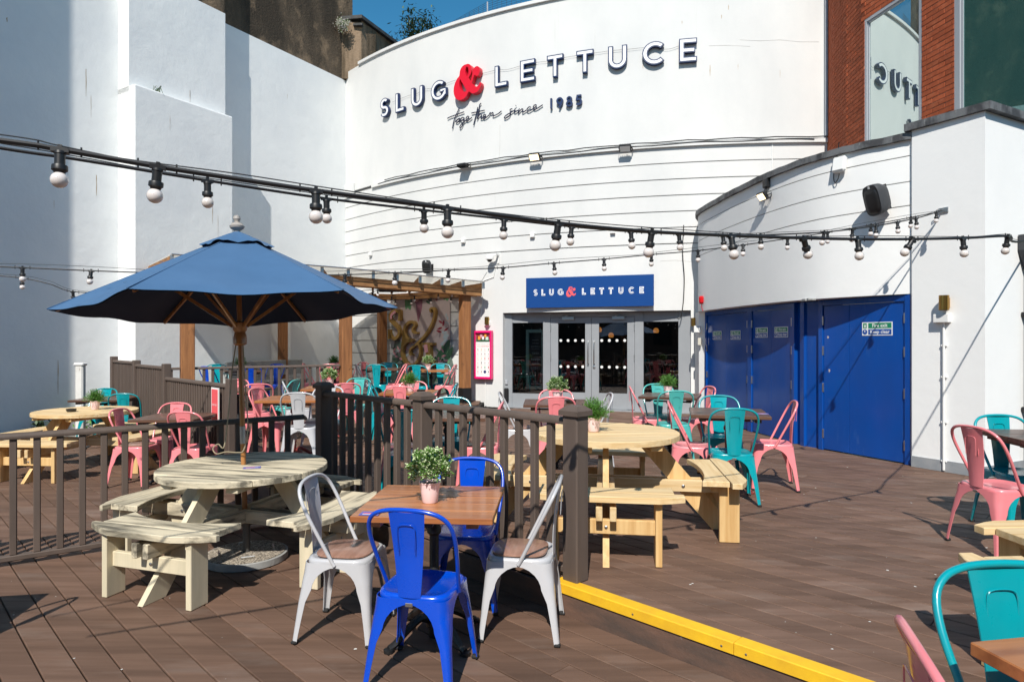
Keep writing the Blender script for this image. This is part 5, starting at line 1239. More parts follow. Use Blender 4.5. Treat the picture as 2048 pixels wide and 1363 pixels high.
for i in range(6):
    a0 = R(YW + 60 * i); c, s = math.cos(a0), math.sin(a0)
    rb_ = MB().beam((c * .04, s * .04, cz(.03) - .035), (c * (RAD - .05), s * (RAD - .05), RH - .004), .014, .026).build('rib', 'pole_wood', um)
    MB().beam((c * .05, s * .05, 1.745), (c * .60, s * .60, cz(.465) - .05), .014, .024).build('strut', 'pole_wood', rb_)
m = MB(); m.tube(catmull([(.03, -.02, 1.62), (.045, -.04, 1.3), (.06, -.05, .98), (.03, -.06, .82), (-.02, -.05, .80), (-.10, -.06, .81), (-.17, -.07, .80), (-.20, -.06, .84), (-.16, -.06, .87), (-.12, -.05, .85), (-.09, -.03, 1.1), (-.06, -.02, 1.4), (-.035, 0, 1.6), (-.03, 0, 1.66), (-.05, 0, 1.67), (-.05, 0, 1.62)], 5), .0045, 5); m.build('pull_cord', 'rope', um, True)
rr = random.Random(2)
m = MB()
for fx, sx in ((.70, -.35), (.62, .05), (.80, .28), (.45, -.1), (.88, -.15)):
    a_ = R(270 + sx * 60 - 36); x_, y_ = math.cos(a_) * RAD * fx, math.sin(a_) * RAD * fx; zz_ = cz(fx / .93) + .004
    m.add([(x_ + .02 * rr.uniform(.4, 1) * math.cos(k), y_ + .014 * rr.uniform(.4, 1) * math.sin(k), zz_ - .0) for k in range(6)], [tuple(range(6))])
tag(m.build('droppings', 'flecks', cn), None, None, kind='stuff')
m = MB(); m.box((-.30, -.66, RH + .10), (.018, .003, .03)); m.build('care_tag', 'paper_white', um)
bs = thing('pebble_stand', 'round pebble-dashed concrete umbrella base under the cream picnic table', 'stand', (-1.985, 4.86, LOW + .003))
m = MB(); m.lathe([(.29, 0), (.295, .004), (.295, .048), (.289, .052), (.279, .052), (.277, .05)], 48); m.build('steel_rim', 'concrete', bs, True)
for i in range(4):
    a0, a1 = R(90 * i - 20 + 1), R(90 * i + 70 - 1); pl = [(.03 * math.cos(a0), .03 * math.sin(a0))] + [(.276 * math.cos(a0 + (a1 - a0) * j / 14), .276 * math.sin(a0 + (a1 - a0) * j / 14)) for j in range(15)] + [(.03 * math.cos(a1), .03 * math.sin(a1))]
    m = MB(); m.prism(pl, .004, .056); q = m.build('pebble_slab', 'pebble', bs); am = (a0 + a1) / 2
    m = MB(); c, s = math.cos(am) * .19, math.sin(am) * .19; e = (-math.sin(am) * .045, math.cos(am) * .045); m.tube([(c - e[0], s - e[1], .055), (c - e[0], s - e[1], .072), (c + e[0], s + e[1], .072), (c + e[0], s + e[1], .055)], .005, 6); m.build('handle', 'steel', q, True)
MB().lathe([(.027, .0), (.027, .30), (.022, .30), (.022, .0)], 12).build('tube_socket', 'wire', bs, True)

# ================================================================ STRING LIGHTS
def hold_meshes(sc):
    m = MB(); m.lathe([(0, 0.004), (.017, .004), (.018, -.004), (.0155, -.006), (.0155, -.040), (.022, -.042), (.0235, -.046), (.0235, -.058), (.018, -.062), (.016, -.068), (0, -.068)], 14)
    m.box((0, 0, .008), (.05, .022, .014)); m.box((0, 0, .019), (.012, .012, .014)); h = m.mesh('lamp_holder', 'black_plastic', True, 40)
    m = MB(); pr = [(.012, -.064)] + [(.0262 * math.sin(R(a)), -.090 + .0262 * math.cos(R(a))) for a in range(30, 181, 12)]; pr[-1] = (0, -.1162); m.lathe(pr, 18); b = m.mesh('bulb', 'bulb', True, 60)
    for me in (h, b):
        for v in me.vertices: v.co *= sc
    return h, b
HB = {1.0: hold_meshes(.94), .8: hold_meshes(.8)}
def string(label, line, ctrl, bulbs, sc=1.0, wire=.05, cab=.0075, ext=()):
    """ctrl: photo points of the cable; line: Y = a + b X of the vertical plane it hangs in"""
    a, b = line
    def at(px, py):
        r = (px - CX) / F; Y = a / (1 - b * r); return (r * Y, Y, zat(py, Y))
    t = thing('festoon_lights', label, 'string lights', (0, 0, 0), 0, 'festoon light strings')
    cp = [at(*c) for c in ctrl]; cp = list(ext[0] if ext else []) + cp + list(ext[1] if ext else [])
    path = catmull(cp, 8); MB().tube(path, cab, 6).build('cable', 'cable', t, True)
    # support wire
    wpth = [tuple(Vector(p) + Vector((0, 0, wire * (0.3 + .7 * abs(math.sin(i * .11)))))) for i, p in enumerate(path)]; MB().tube(wpth, .0022, 4).build('support_wire', 'wire', t)
    h, bl = HB[sc]; rr = random.Random(len(label))
    tie = MB()
    for px in bulbs:
        tlt = 0.0
        if isinstance(px, tuple): px, tlt = px
        r = (px - CX) / F; Y = a / (1 - b * r); X = r * Y
        best = min(range(len(path) - 1), key=lambda i: abs((path[i][0] + path[i + 1][0]) / 2 - X)); p, q = Vector(path[best]), Vector(path[best + 1])
        f = (X - p.x) / (q.x - p.x) if abs(q.x - p.x) > 1e-6 else 0; c = p.lerp(q, min(max(f, 0), 1)); dd = (q - p)
        o = obj('lamp_holder', h, t, (c.x, c.y, c.z - .010 * sc), (rr.uniform(-.16, .16), R(tlt) + rr.uniform(-.10, .10), math.atan2(dd.y, dd.x))); obj('bulb', bl, o)
        for s_ in (-1, 1):
            e = c + dd.normalized() * .055 * s_ * sc; tie.tube([(e.x, e.y, e.z - .013), (e.x, e.y, e.z + .017)], .0028, 5)
    tag(tie.build('cable_ties', 'cable', t), None, None, kind='stuff'); return t
string('thickest festoon string with the largest bulbs, crossing the whole view in front', (2.655, .483), [(0, 281), (120, 299), (315, 333), (470, 357), (632, 381), (895, 416), (1116, 446), (1303, 463), (1463, 471), (1612, 476), (1716, 478), (1818, 478), (1926, 476), (2015, 472)], [120, 315, 632, 895, 1116, 1303, 1463, (1608, -32), 1716, (1824, 38), 1926, 2015], 1.0, .018, .0085, ext=([(-2.7, 1.35, 2.09), (-2.1, 1.64, 2.055)], [(3.55, 4.62, 2.16), (4.0, 5.12, 2.23), (4.6, 5.8, 2.35), (5.2, 6.5, 2.48), (5.68, 7.05, 2.60)]))
string('second festoon string with smaller bulbs running to the bracket on the white pier', (3.75, .725), [(0, 296), (150, 318), (415, 361), (653, 397), (848, 420), (1008, 438), (1143, 453), (1262, 463), (1358, 468), (1450, 471), (1520, 470), (1648, 464), (1743, 453), (1830, 437), (1884, 421)], [415, 653, 848, 1008, 1143, 1262, 1358, 1446, 1521, 1648, 1705, 1752, 1795, 1832, 1873], 1.0, .018, .0065, ext=([(-3.1, 1.5, 2.2), (-2.45, 1.97, 2.18)], []))
string('third festoon string sagging low across the pergola and above the blue sign', (6.22, .204), [(-60, 531), (45, 535), (180, 541), (320, 546), (480, 551), (690, 549), (790, 545), (897, 540), (1005, 535), (1107, 526), (1207, 518), (1302, 509), (1395, 501), (1485, 490), (1575, 477), (1660, 464), (1745, 449), (1835, 432), (1880, 423)], [45, 182, 690, 790, 897, 1006, 1108, 1208, 1303, 1396, 1486, 1575, 1655, 1742, 1822], 1.0, .035, .006)
string('short festoon string dropping behind the left tip of the umbrella', (8.2, .28), [(-40, 548), (45, 556), (100, 568), (146, 583), (240, 585), (330, 580)], [44, 146, 250], 1.0, .03, .006)
def wstring(label, pts, n, sc=1.0):
    t = thing('festoon_lights', label, 'string lights', (0, 0, 0), 0, 'festoon light strings'); path = catmull(pts, 8); MB().tube(path, .006, 5).build('cable', 'cable', t, True); h, bl = HB[sc]
    for i in range(n):
        k = int((i + .5) / n * (len(path) - 1)); c = Vector(path[k]); o = obj('lamp_holder', h, t, (c.x, c.y, c.z - .01)); obj('bulb', bl, o)
wstring('festoon string under the front of the pergola roof', [(-4.6, 12.2, 2.42), (-3.4, 13.0, 2.36), (-2.2, 13.6, 2.38), (-1.1, 14.1, 2.55)], 9)
wstring('festoon string under the back of the pergola roof near the mural', [(-4.2, 14.2, 2.38), (-3.1, 14.1, 2.34), (-2.2, 14.2, 2.36), (-1.15, 14.3, 2.42)], 8)
wstring('festoon string criss-crossing the middle of the pergola ceiling', [(-4.4, 15.4, 2.42), (-3.6, 13.9, 2.36), (-2.9, 13.1, 2.40), (-2.6, 12.75, 2.46)], 7)
# bracket on the pier
bp = PA + pd * .345; Mx = plane_frame((bp.x, bp.y), pn, 2.90)
br = thing('string_bracket', 'small galvanised eye bracket holding string lights on the white pier', 'bracket'); m = MB(); m.box((0, 0, .008), (.10, .06, .014), Mx, .003); m.build('plate', 'steel', br); m = MB(); m.tube([(0, 0, .01), (-.0, .0, .06), (-.02, .0, .085), (-.04, 0, .07), (-.02, 0, .05)], .007, 6, Mx); m.build('eye', 'steel', br)

# ================================================================ WALL FIXTURES
def floodlight(M, label, lit, tilt=-50):
    t = thing('floodlight', label, 'floodlight', (0, 0, 0), 0, 'small wall floodlights'); T = M @ Matrix.Translation((0, 0, .13)) @ Matrix.Rotation(R(tilt), 4, 'X')
    m = MB(); m.box((0, 0, 0), (.24, .17, .06), T, .012); 
    for i in range(6): m.box((-.09 + i * .036, 0, -.04), (.006, .13, .03), T)
    m.build('housing', 'black_plastic', t); MB().box((0, 0, .031), (.20, .13, .004), T).build('lens', 'lamp_glow' if lit else 'white_plastic', t)
    m = MB(); m.tube([(-.13, 0, .13), (-.13, .03, .02), (.13, .03, .02), (.13, 0, .13)], .008, 5, M); m.build('yoke', 'black_plastic', t); m = MB(); m.tube(catmull([(.03, .02, .06), (.10, -.05, .05), (.14, -.02, .03), (.12, .06, .02)], 5), .007, 5, M); m.build('flex', 'cable', t)
for px, py, lit, lb, tl in ((935, 334, False, 'black floodlight on the ledge left of the other two, seen edge-on', -88), (1075, 318, True, 'lit floodlight under the ledge in the middle of the curved wall', 40), (1252, 301, False, 'black floodlight under the ledge, right one of three', 55)):
    X, Y = arc_at(px); floodlight(arc_frame(X, zat(py, Y), .05), lb, lit, tl)
def annex_pt(px, dd=0.0):
    r = (px - CX) / F; best = None
    for a, b in zip(CURVE[:-1], CURVE[1:]):
        fa_, fb = a[0] - r * a[1], b[0] - r * b[1]
        if fa_ * fb <= 0:
            t = fa_ / (fa_ - fb); p = Vector(a).lerp(Vector(b), t); tt = (Vector(b) - Vector(a)).normalized(); n = Vector((tt.y, -tt.x)); n = -n if n.x > 0 else n
            if best is None or p.y < best[0].y: best = (p + n * dd, n)
    return best
p, n = annex_pt(1537); Mx = plane_frame((p.x, p.y), n, zat(393, p.y)); floodlight(Mx @ Matrix.Diagonal((.75, .75, .75, 1)), 'lit floodlight with sensor on the white annex fascia', True, 35)
m = MB(); m.box((0, .19, .035), (.11, .13, .07), Mx, .012); m.tube([(0, .13, .04), (0, .05, .05)], .02, 8, Mx); q = m.build('motion_sensor', 'black_plastic'); tag(q, 'black motion sensor above the floodlight on the annex', 'sensor')
p, n = annex_pt(1683); Mx = plane_frame((p.x, p.y), n, zat(332, p.y)); ap = thing('wall_access_point', 'white plastic box with a looped black cable near the annex coping', 'box')
m = MB(); m.box((0, 0, .05), (.17, .20, .07), Mx @ Matrix.Rotation(R(-12), 4, 'X'), .02); m.build('case', 'white_plastic', ap); m = MB(); m.tube(catmull([(0, -.1, .05), (-.02, -.17, .05), (-.07, -.2, .03), (-.09, -.1, .02), (-.05, .12, .02), (-.02, .3, .02)], 5), .006, 5, Mx); m.build('cable', 'cable', ap)
def speaker(M, label, sc=1.0, rot=0):
    t = thing('wall_speaker', label, 'speaker', (0, 0, 0), 0, 'black wall speakers'); T = M @ Matrix.Translation((0, 0, .20 * sc)) @ Matrix.Rotation(R(rot), 4, 'Y') @ Matrix.Rotation(R(16), 4, 'X'); m = MB(); vs = []; n = 28
    for z, k in ((-.10, .62), (-.08, .78), (0, .97), (.06, 1.0), (.085, .96)):
        for i in range(n):
            a = 2 * math.pi * i / n; c, s = math.cos(a), math.sin(a); vs.append((sc * .125 * k * math.copysign(abs(c) ** .55, c), sc * .185 * k * math.copysign(abs(s) ** .55, s), z * sc))
    fs = [(i * n + k, i * n + (k + 1) % n, (i + 1) * n + (k + 1) % n, (i + 1) * n + k) for i in range(4) for k in range(n)] + [tuple(range(n))[::-1], tuple(range(4 * n, 5 * n))]
    m.add(vs, fs, T); m.build('cabinet', 'speaker_grey', t, True, 45)
    m = MB(); vs = []
    for z, k in ((.0865, .88), (.098, .80), (.102, .5)):
        for i in range(n): a = 2 * math.pi * i / n; c, s = math.cos(a), math.sin(a); vs.append((sc * .118 * k * math.copysign(abs(c) ** .55, c), sc * (.165 * k * math.copysign(abs(s) ** .55, s) - .012), z * sc))
    m.add(vs, [(i * n + k, i * n + (k + 1) % n, (i + 1) * n + (k + 1) % n, (i + 1) * n + k) for i in range(2) for k in range(n)] + [tuple(range(2 * n, 3 * n))], T); m.build('grille', 'black_plastic', t, True, 60)
    m = MB(); m.box((0, 0, -.03 * sc), (.04, .30 * sc, .05), T @ Matrix.Translation((0, 0, -.09 * sc))); m.tube([(0, 0, .0), (0, 0, .14 * sc)], .02, 8, M); m.box((0, 0, .006), (.09, .14, .012), M); m.build('bracket', 'black_plastic', t)
    MB().box((0, .155 * sc, .09 * sc), (.025, .03, .004), T).build('emblem', 'letter_white', t)
p, n = annex_pt(1768); speaker(plane_frame((p.x, p.y), n, zat(403, p.y)), 'black wall speaker on the annex fascia above the fire door', 1.0, -28)
X, Y = arc_at(864); speaker(arc_frame(X, zat(534, Y)), 'small grey speaker on the curved wall above the pergola roof', .85, 25)
# dome camera
X, Y = arc_at(992); Mx = arc_frame(X, zat(520, Y)); t = thing('dome_camera', 'white dome security camera on the curved wall left of the blue sign', 'camera')
m = MB(); m.box((.06, .03, .01), (.05, .22, .02), Mx, .004); m.beam((.06, .11, .02), (.06, .11, .14), .05, .04, (0, 1, 0), Mx); m.beam((.06, .10, .14), (-.05, .08, .18), .05, .05, (0, 1, 0), Mx); m.build('arm', 'white_plastic', t)
Rx = Mx @ Matrix.Translation((-.06, .0, .18)) @ Matrix.Rotation(R(-90), 4, 'X'); m = MB(); m.lathe([(0, .09), (.07, .085), (.085, .06), (.085, 0), (.07, -.01), (0, -.01)], 18, Rx); m.build('housing', 'white_plastic', t, True, 40)
m = MB(); m.lathe([(.055, -.011)] + [(.055 * math.cos(R(a)), -.011 - .05 * math.sin(R(a))) for a in range(10, 91, 16)], 16, Rx); m.build('dome', 'black_plastic', t, True)
# brass sconces
def sconce(M, label):
    t = thing('wall_sconce', label, 'wall light', (0, 0, 0), 0, 'brass up-down wall lights'); T = M @ Matrix.Translation((0, 0, .075)) @ Matrix.Rotation(R(-90), 4, 'X')
    m = MB(); m.lathe([(.045, -.082), (.05, -.082), (.05, .082), (.045, .082), (.045, -.082)], 24, T); m.build('cylinder', 'brass', t, True, 40); m = MB(); m.lathe([(0, -.06), (.044, -.06), (.044, .06), (0, .06)], 14, T); m.build('reflector', 'black_plastic', t); MB().box((0, 0, .012), (.05, .11, .024), M).build('mount', 'brass', t)
X, Y = arc_at(977); sconce(arc_frame(X, zat(641, Y)), 'brass cylinder wall light above the pink menu board')
X, Y = arc_at(1386.5); sconce(arc_frame(X, zat(644, Y)), 'brass cylinder wall light between the entrance and the annex')
sp = PA + pd * .385; sconce(plane_frame((sp.x, sp.y), pn, 1.87), 'brass cylinder wall light on the white end pier')
cd = thing('conduit_run', 'white junction box and conduit running down the end pier', 'conduit'); sp = PA + pd * .345; Mx = plane_frame((sp.x, sp.y), pn, 0.0)
MB().box((0, 1.70, .035), (.16, .095, .07), Mx, .006).build('junction_box', 'white_plastic', cd); m = MB(); m.tube([(.01, .02, .022), (.01, 1.66, .022)], .013, 8, Mx); m.build('pipe', 'white_plastic', cd, True)
for yy in (.12, .55, 1.05, 1.4): m = MB(); m.box((.01, yy, .014), (.06, .022, .028), Mx, .004); m.build('saddle_clip', 'white_plastic', cd)
# alarm beacon, small boxes beside the entrance
q0, nn0 = Vector((3.47, 12.0)), Vector((-1, -.25)); 
al = thing('alarm_beacon', 'red alarm beacon where the annex meets the entrance wall', 'alarm'); p, n = annex_pt(1405) or (Vector((3.47, 11.9)), Vector((-1, 0))); Mx = plane_frame((p.x - .0, p.y), (-.6, -.8), zat(600, p.y))
m = MB(); m.lathe([(.04, -.05), (.045, -.03), (.045, .05), (.03, .07), (0, .075)], 14, Mx @ Matrix.Translation((0, 0, .06)) @ Matrix.Rotation(R(-90), 4, 'X')); m.build('lens', 'red_plastic', al, True); m = MB(); m.box((0, -.01, .02), (.10, .12, .03), Mx, .008); m.tube([(0, -.05, .04), (0, -.12, .05), (.02, -.20, .03)], .006, 5, Mx); m.build('base', 'red_plastic', al)
wc = thing('wall_cable', 'black cable running down the corner between curved wall and annex', 'cable'); X = 3.60
pts = [(*arc_xy(3.42, .03), 3.75), (*arc_xy(3.40, .03), 3.2), (*arc_xy(3.43, .03), 2.7), (*arc_xy(3.41, .02), 2.2), (*arc_xy(3.36, .03), 1.92), (*arc_xy(3.30, .03), 1.9)]
m = MB(); m.tube(catmull(pts, 5), .010, 5); m.build('cable_line', 'cable', wc)
for px, py, mat, sz, lb in ((1403, 658, 'white_plastic', (.13, .13, .06), 'white square junction box beside the far fire door'), (1407, 683, 'cream_plastic', (.06, .14, .05), 'small cream keypad beside the far fire door')):
    Mx = plane_frame((3.52, 12.30), (-.3, -.95), zat(py, 12.25)); m = MB(); m.box(((px - 1404) * .009, 0, .03), sz, Mx, .008); q = m.build('wall_box', mat); tag(q, lb, 'box')
# drainpipe with hopper at the right edge
dp = thing('drainpipe', 'black square hopper and drainpipe at the right edge of the pier', 'drainpipe'); p = PB + pd2 * .80; Mx = plane_frame((p.x, p.y), pn2, 0.0)
m = MB(); m.add([(-.14, 2.62, .01), (.14, 2.62, .01), (.14, 2.62, .2), (-.14, 2.62, .2), (-.14, 2.45, .01), (.14, 2.45, .01), (.14, 2.45, .2), (-.14, 2.45, .2), (-.05, 2.25, .03), (.05, 2.25, .03), (.05, 2.25, .12), (-.05, 2.25, .12)], [(0, 1, 2, 3), (0, 4, 5, 1), (1, 5, 6, 2), (2, 6, 7, 3), (3, 7, 4, 0), (4, 8, 9, 5), (5, 9, 10, 6), (6, 10, 11, 7), (7, 11, 8, 4), (8, 11, 10, 9)], Mx); m.build('hopper', 'speaker_grey', dp); m = MB(); m.tube([(0, 2.26, .075), (0, .02, .075)], .045, 12, Mx); m.build('pipe', 'speaker_grey', dp, True)
for yy in (1.75, .7): m = MB(); m.box((0, yy, .06), (.14, .04, .11), Mx, .006); m.build('pipe_clip', 'black_plastic', dp)
# grey speaker-like box and posts by the left wall
gp = thing('wall_pipe_post', 'short white peeling post standing by the left wall', 'post', (-7.05, 10.62, LOW)); m = MB(); m.box((0, 0, .62), (.13, .10, 1.24), None, .02); m.build('post', 'peeling_white', gp); m = MB(); m.box((0, -.002, 1.25), (.16, .13, .05), None, .015); m.build('cap', 'white_plastic', gp)
gv = MB(); gv.prism([(-9.6, 9.2), (-8.0, 9.6), (-7.2, 10.9), (-7.5, 11.7), (-9.6, 8.6)], LOW + .001, LOW + .03); tag(gv.build('gravel_strip', 'gravel'), 'strip of gravel at the foot of the left wall', None, kind='stuff')

# ================================================================ MENU BOARD
X, Y = arc_at(970); mn = thing('menu_board', 'tall magenta framed drinks menu case on the white wall left of the entrance', 'menu board'); Mx = arc_frame(X, 0, 0)
xl, xr = -.225, .225; z1_, z0_ = zat(661, Y), zat(757, Y); hh = z1_ - z0_; T = Mx @ Matrix.Translation((0, z0_, .02))
MB().box((0, hh / 2, .03), (.45, hh, .05), T, .006).build('case_back', 'magenta', mn)
m = MB()
for a_, b_, c_, d_ in ((-.225, -.185, 0, hh), (.185, .225, 0, hh), (-.185, .185, 0, .05), (-.185, .185, hh - .05, hh)): m.box(((a_ + b_) / 2, (c_ + d_) / 2, .075), (b_ - a_, d_ - c_, .045 + .002 * (b_ - a_ > .2)), T, .004)
m.build('case_frame', 'magenta', mn)
sh = MB().box((0, hh / 2, .058), (.368, hh - .10, .004), T).build('menu_sheet', 'paper_white', mn)
ph0 = hh - .05 - .20
MB().box((0, ph0 + .10, .0615), (.36, .19, .002), T).build('photo_panel', 'print_dark_red', sh); MB().box((0, ph0 + .035, .0628), (.36, .06, .0015), T).build('photo_table', 'mural_deep_green', sh)
for x_, y_, w_, h_, mm in ((-.10, .09, .06, .08, 'print_orange'), (-.05, .13, .06, .07, 'mural_pink'), (.0, .09, .05, .07, 'letter_white'), (.06, .14, .05, .07, 'print_orange'), (.10, .08, .07, .07, 'mint')): MB().box((x_, ph0 + y_, .0642), (w_, h_, .001), T).build('drink_glass', mm, sh)
txt('GOOD THINGS COME', .034, 0, ph0 - .05, .0612, T, 'print_grey', sh); txt('2-4-1 COCKTAILS', .038, 0, ph0 - .095, .0612, T, 'letter_coral', sh, bold=.0005)
rr = random.Random(12); cols = ['print_red', 'letter_coral', 'print_orange', 'print_green', 'print_dark_red', 'print_black', 'mural_plum']
for r_ in range(6):
    for c_ in range(4):
        if r_ == 5 and c_ == 2: continue
        yy = ph0 - .165 - r_ * .098; xx = -.135 + c_ * .09; m = MB(); k = rr.uniform(.5, 1)
        m.prism([(xx - .012 * k, yy + .022 * k), (xx + .012 * k, yy + .022 * k), (xx + .008 * k, yy - .02 * k), (xx - .008 * k, yy - .02 * k)], .0605, .0615, T); m.build('drink_icon', rr.choice(cols), sh)
        m = MB(); m.box((xx, yy - .036, .061), (.05, .004, .001), T); m.box((xx, yy - .046, .061), (.04, .003, .001), T); m.build('caption', 'print_grey', sh)
m = MB(); m.lathe([(.034, 0), (.034, .001)], 20, T @ Matrix.Translation((.045, ph0 - .165 - .49, .0605))); m.build('round_badge', 'print_navy', sh)
m = MB(); m.tube([(*arc_xy(X + .02, .015), z0_ + .02), (*arc_xy(X + .02, .015), .02)], .012, 6); q = m.build('conduit_pipe', 'white_plastic'); tag(q, 'thin white conduit under the magenta menu board', 'conduit')
m = MB(); m.box((0, z1_ + .16, .02), (.16, .14, .04), arc_frame(X + .06, 0, 0), .02); q = m.build('wall_box', 'white_plastic'); tag(q, 'white plastic box above the magenta menu board', 'box')

# ================================================================ FLORAL MURAL WITH GOLD LETTERS
mu = thing('floral_mural', 'floral mural panel with botanical print on the wall under the pergola', 'mural'); xa, ya = arc_at(793); xb, yb = arc_at(903)
pL = Vector(arc_xy(xa, .04)); pR = Vector(arc_xy(xb, .04)); mid = arc_xy((xa + xb) / 2, .0); nn = Vector((-(pR - pL).y, (pR - pL).x)).normalized(); nn = -nn if nn.y > 0 else nn
o2 = max(0, (Vector(mid) - pL).dot(nn)) + .015; pL = pL + nn * o2; MW = (pR - pL).length; MM = plane_frame((pL.x, pL.y), nn, .30); MHt = 2.30
MW = 1.85 if MW < 1.2 else MW
MB().box((MW / 2, MHt / 2, 0), (MW, MHt, .03), MM, .003).build('panel', 'mural_ground', mu)
# print coordinates: u across 0..1, v up 0..1  (traced from the panel)
def mpt(cx, cy): return ((cx - 68) / (640 - 68) * MW, (1 - (cy - 75) / (1075 - 75)) * MHt)
lay = [0.0155]
def mshape(pts, mat, name='printed_leaf', closed=True):
    lay[0] += .00012; m = MB(); q = [p[:2] for p in catmull([(*mpt(*p), 0) for p in pts], 4, True)]; m.flat(q, lay[0], MM); m.build(name, mat, mu)
def mleaf(cx, cy, L, wd_, ang, mat):
    a = R(ang); c, s = math.cos(a), math.sin(a); pts = [(0, 0), (L * .25, wd_ * .42), (L * .55, wd_ * .5), (L * .85, wd_ * .22), (L, 0), (L * .85, -wd_ * .22), (L * .55, -wd_ * .5), (L * .25, -wd_ * .42)]
    mshape([(cx + x * c - y * s, cy - (x * s + y * c)) for x, y in pts], mat)
mshape([(70, 590), (120, 560), (160, 600), (190, 700), (260, 840), (400, 830), (420, 800), (640, 700), (640, 1072), (70, 1072)], 'mural_dark', 'printed_undergrowth')
mleaf(200, 100, 160, 70, -75, 'mural_green'); mleaf(235, 95, 160, 60, -105, 'mural_green'); mleaf(600, 70, 110, 75, -80, 'mural_green'); mleaf(635, 60, 120, 60, -115, 'mural_green')
mshape([(300, 110), (345, 100), (368, 140), (365, 240), (345, 320), (325, 378), (310, 300), (300, 200), (280, 150)], 'mural_plum', 'printed_blossom'); mshape([(285, 120), (310, 100), (330, 150), (305, 175)], 'mural_pink', 'printed_blossom')
mleaf(500, 85, 100, 30, -80, 'mural_plum'); mleaf(425, 130, 60, 25, -60, 'mural_deep_green'); mleaf(405, 165, 60, 22, -40, 'mural_deep_green')
for a in ((565, 490, 60, 22, 160), (570, 440, 55, 22, 200), (575, 430, 70, 20, 80), (585, 480, 60, 20, 40), (570, 400, 50, 20, 140)): mleaf(*a, 'mural_crimson')
rr = random.Random(21)
for i in range(16): mleaf(rr.uniform(575, 632), rr.uniform(500, 620), 34, 26, rr.uniform(0, 360), 'mural_pale_blue')
for i in range(6): mleaf(rr.uniform(612, 634), rr.uniform(290, 400), 26, 16, rr.uniform(0, 360), 'mural_pale_blue')
for a in ((570, 620, 190, 70, -70), (640, 560, 200, 60, -110), (520, 800, 170, 60, 70), (600, 760, 150, 50, 60), (470, 1040, 140, 60, 110), (400, 1030, 120, 60, 120)): mleaf(*a, rr.choice(['mural_green', 'mural_deep_green']))
for i in range(46):
    mleaf(rr.uniform(75, 200), rr.uniform(640, 900), rr.uniform(25, 60), rr.uniform(14, 26), rr.uniform(0, 360), rr.choice(['mural_pale_blue', 'mural_pink', 'mural_deep_green', 'mural_sage', 'mural_plum']))
for i in range(30): mleaf(rr.uniform(490, 632), rr.uniform(680, 1040), rr.uniform(25, 60), rr.uniform(14, 26), rr.uniform(0, 360), rr.choice(['mural_sage', 'mural_deep_green', 'mural_pink', 'mural_green']))
for a in range(20, 170, 22): mleaf(535, 815, 62, 22, a, 'mural_pink')
gl = thing('gold_letters', 'gold three-dimensional S, ampersand and L mounted on the floral mural', 'sign')
def gpart(paths, wid, depth, nm, zoff=.03, mat='gold_paint'):
    m = MB()
    for i, (pp, w_) in enumerate(zip(paths, wid)):
        q = catmull([(*mpt(*p), 0) for p in pp], 5); n = len(q); W = [w_ * (0.62 + .38 * math.sin(math.pi * (k / (n - 1)))) for k in range(n)] if w_ > 0 else [-w_] * n
        m.prism(ribbon([c[:2] for c in q], W), zoff, zoff + depth + .003 * i, MM)
    return m.build(nm, mat, gl)
gpart([[(484, 288), (474, 262), (496, 246), (518, 272), (512, 345), (476, 435), (405, 540), (325, 615), (272, 660), (268, 712), (292, 712)], [(345, 492), (305, 488), (296, 452), (318, 412), (300, 384), (258, 384), (216, 424), (206, 500), (240, 552), (288, 570), (240, 576), (196, 622), (182, 700), (206, 776), (262, 824), (325, 806), (368, 730), (372, 650), (346, 592)]], [.06, .075], .09, 'ampersand')
gpart([[(148, 365), (156, 290), (130, 262), (88, 264), (54, 302), (56, 350), (100, 400), (140, 440), (150, 498), (116, 546), (76, 546), (48, 508), (44, 460)]], [.085], .09, 'letter')
gpart([[(146, 258), (162, 258)], [(160, 254), (160, 362)], [(44, 452), (44, 556)]], [-.05, -.045, -.045], .11, 'letter_serif')
gpart([[(462, 605), (462, 780), (462, 825)], [(398, 604), (516, 604)], [(440, 810), (520, 812), (520, 775)]], [-.13, -.055, -.06], .11, 'letter'); gpart([[(122, 270), (78, 306), (78, 345)]], [-.06], .012, 'painted_petal', .142, 'mural_pink'); gpart([[(440, 612), (450, 690)]], [-.10], .012, 'painted_petal', .142, 'mural_pink')

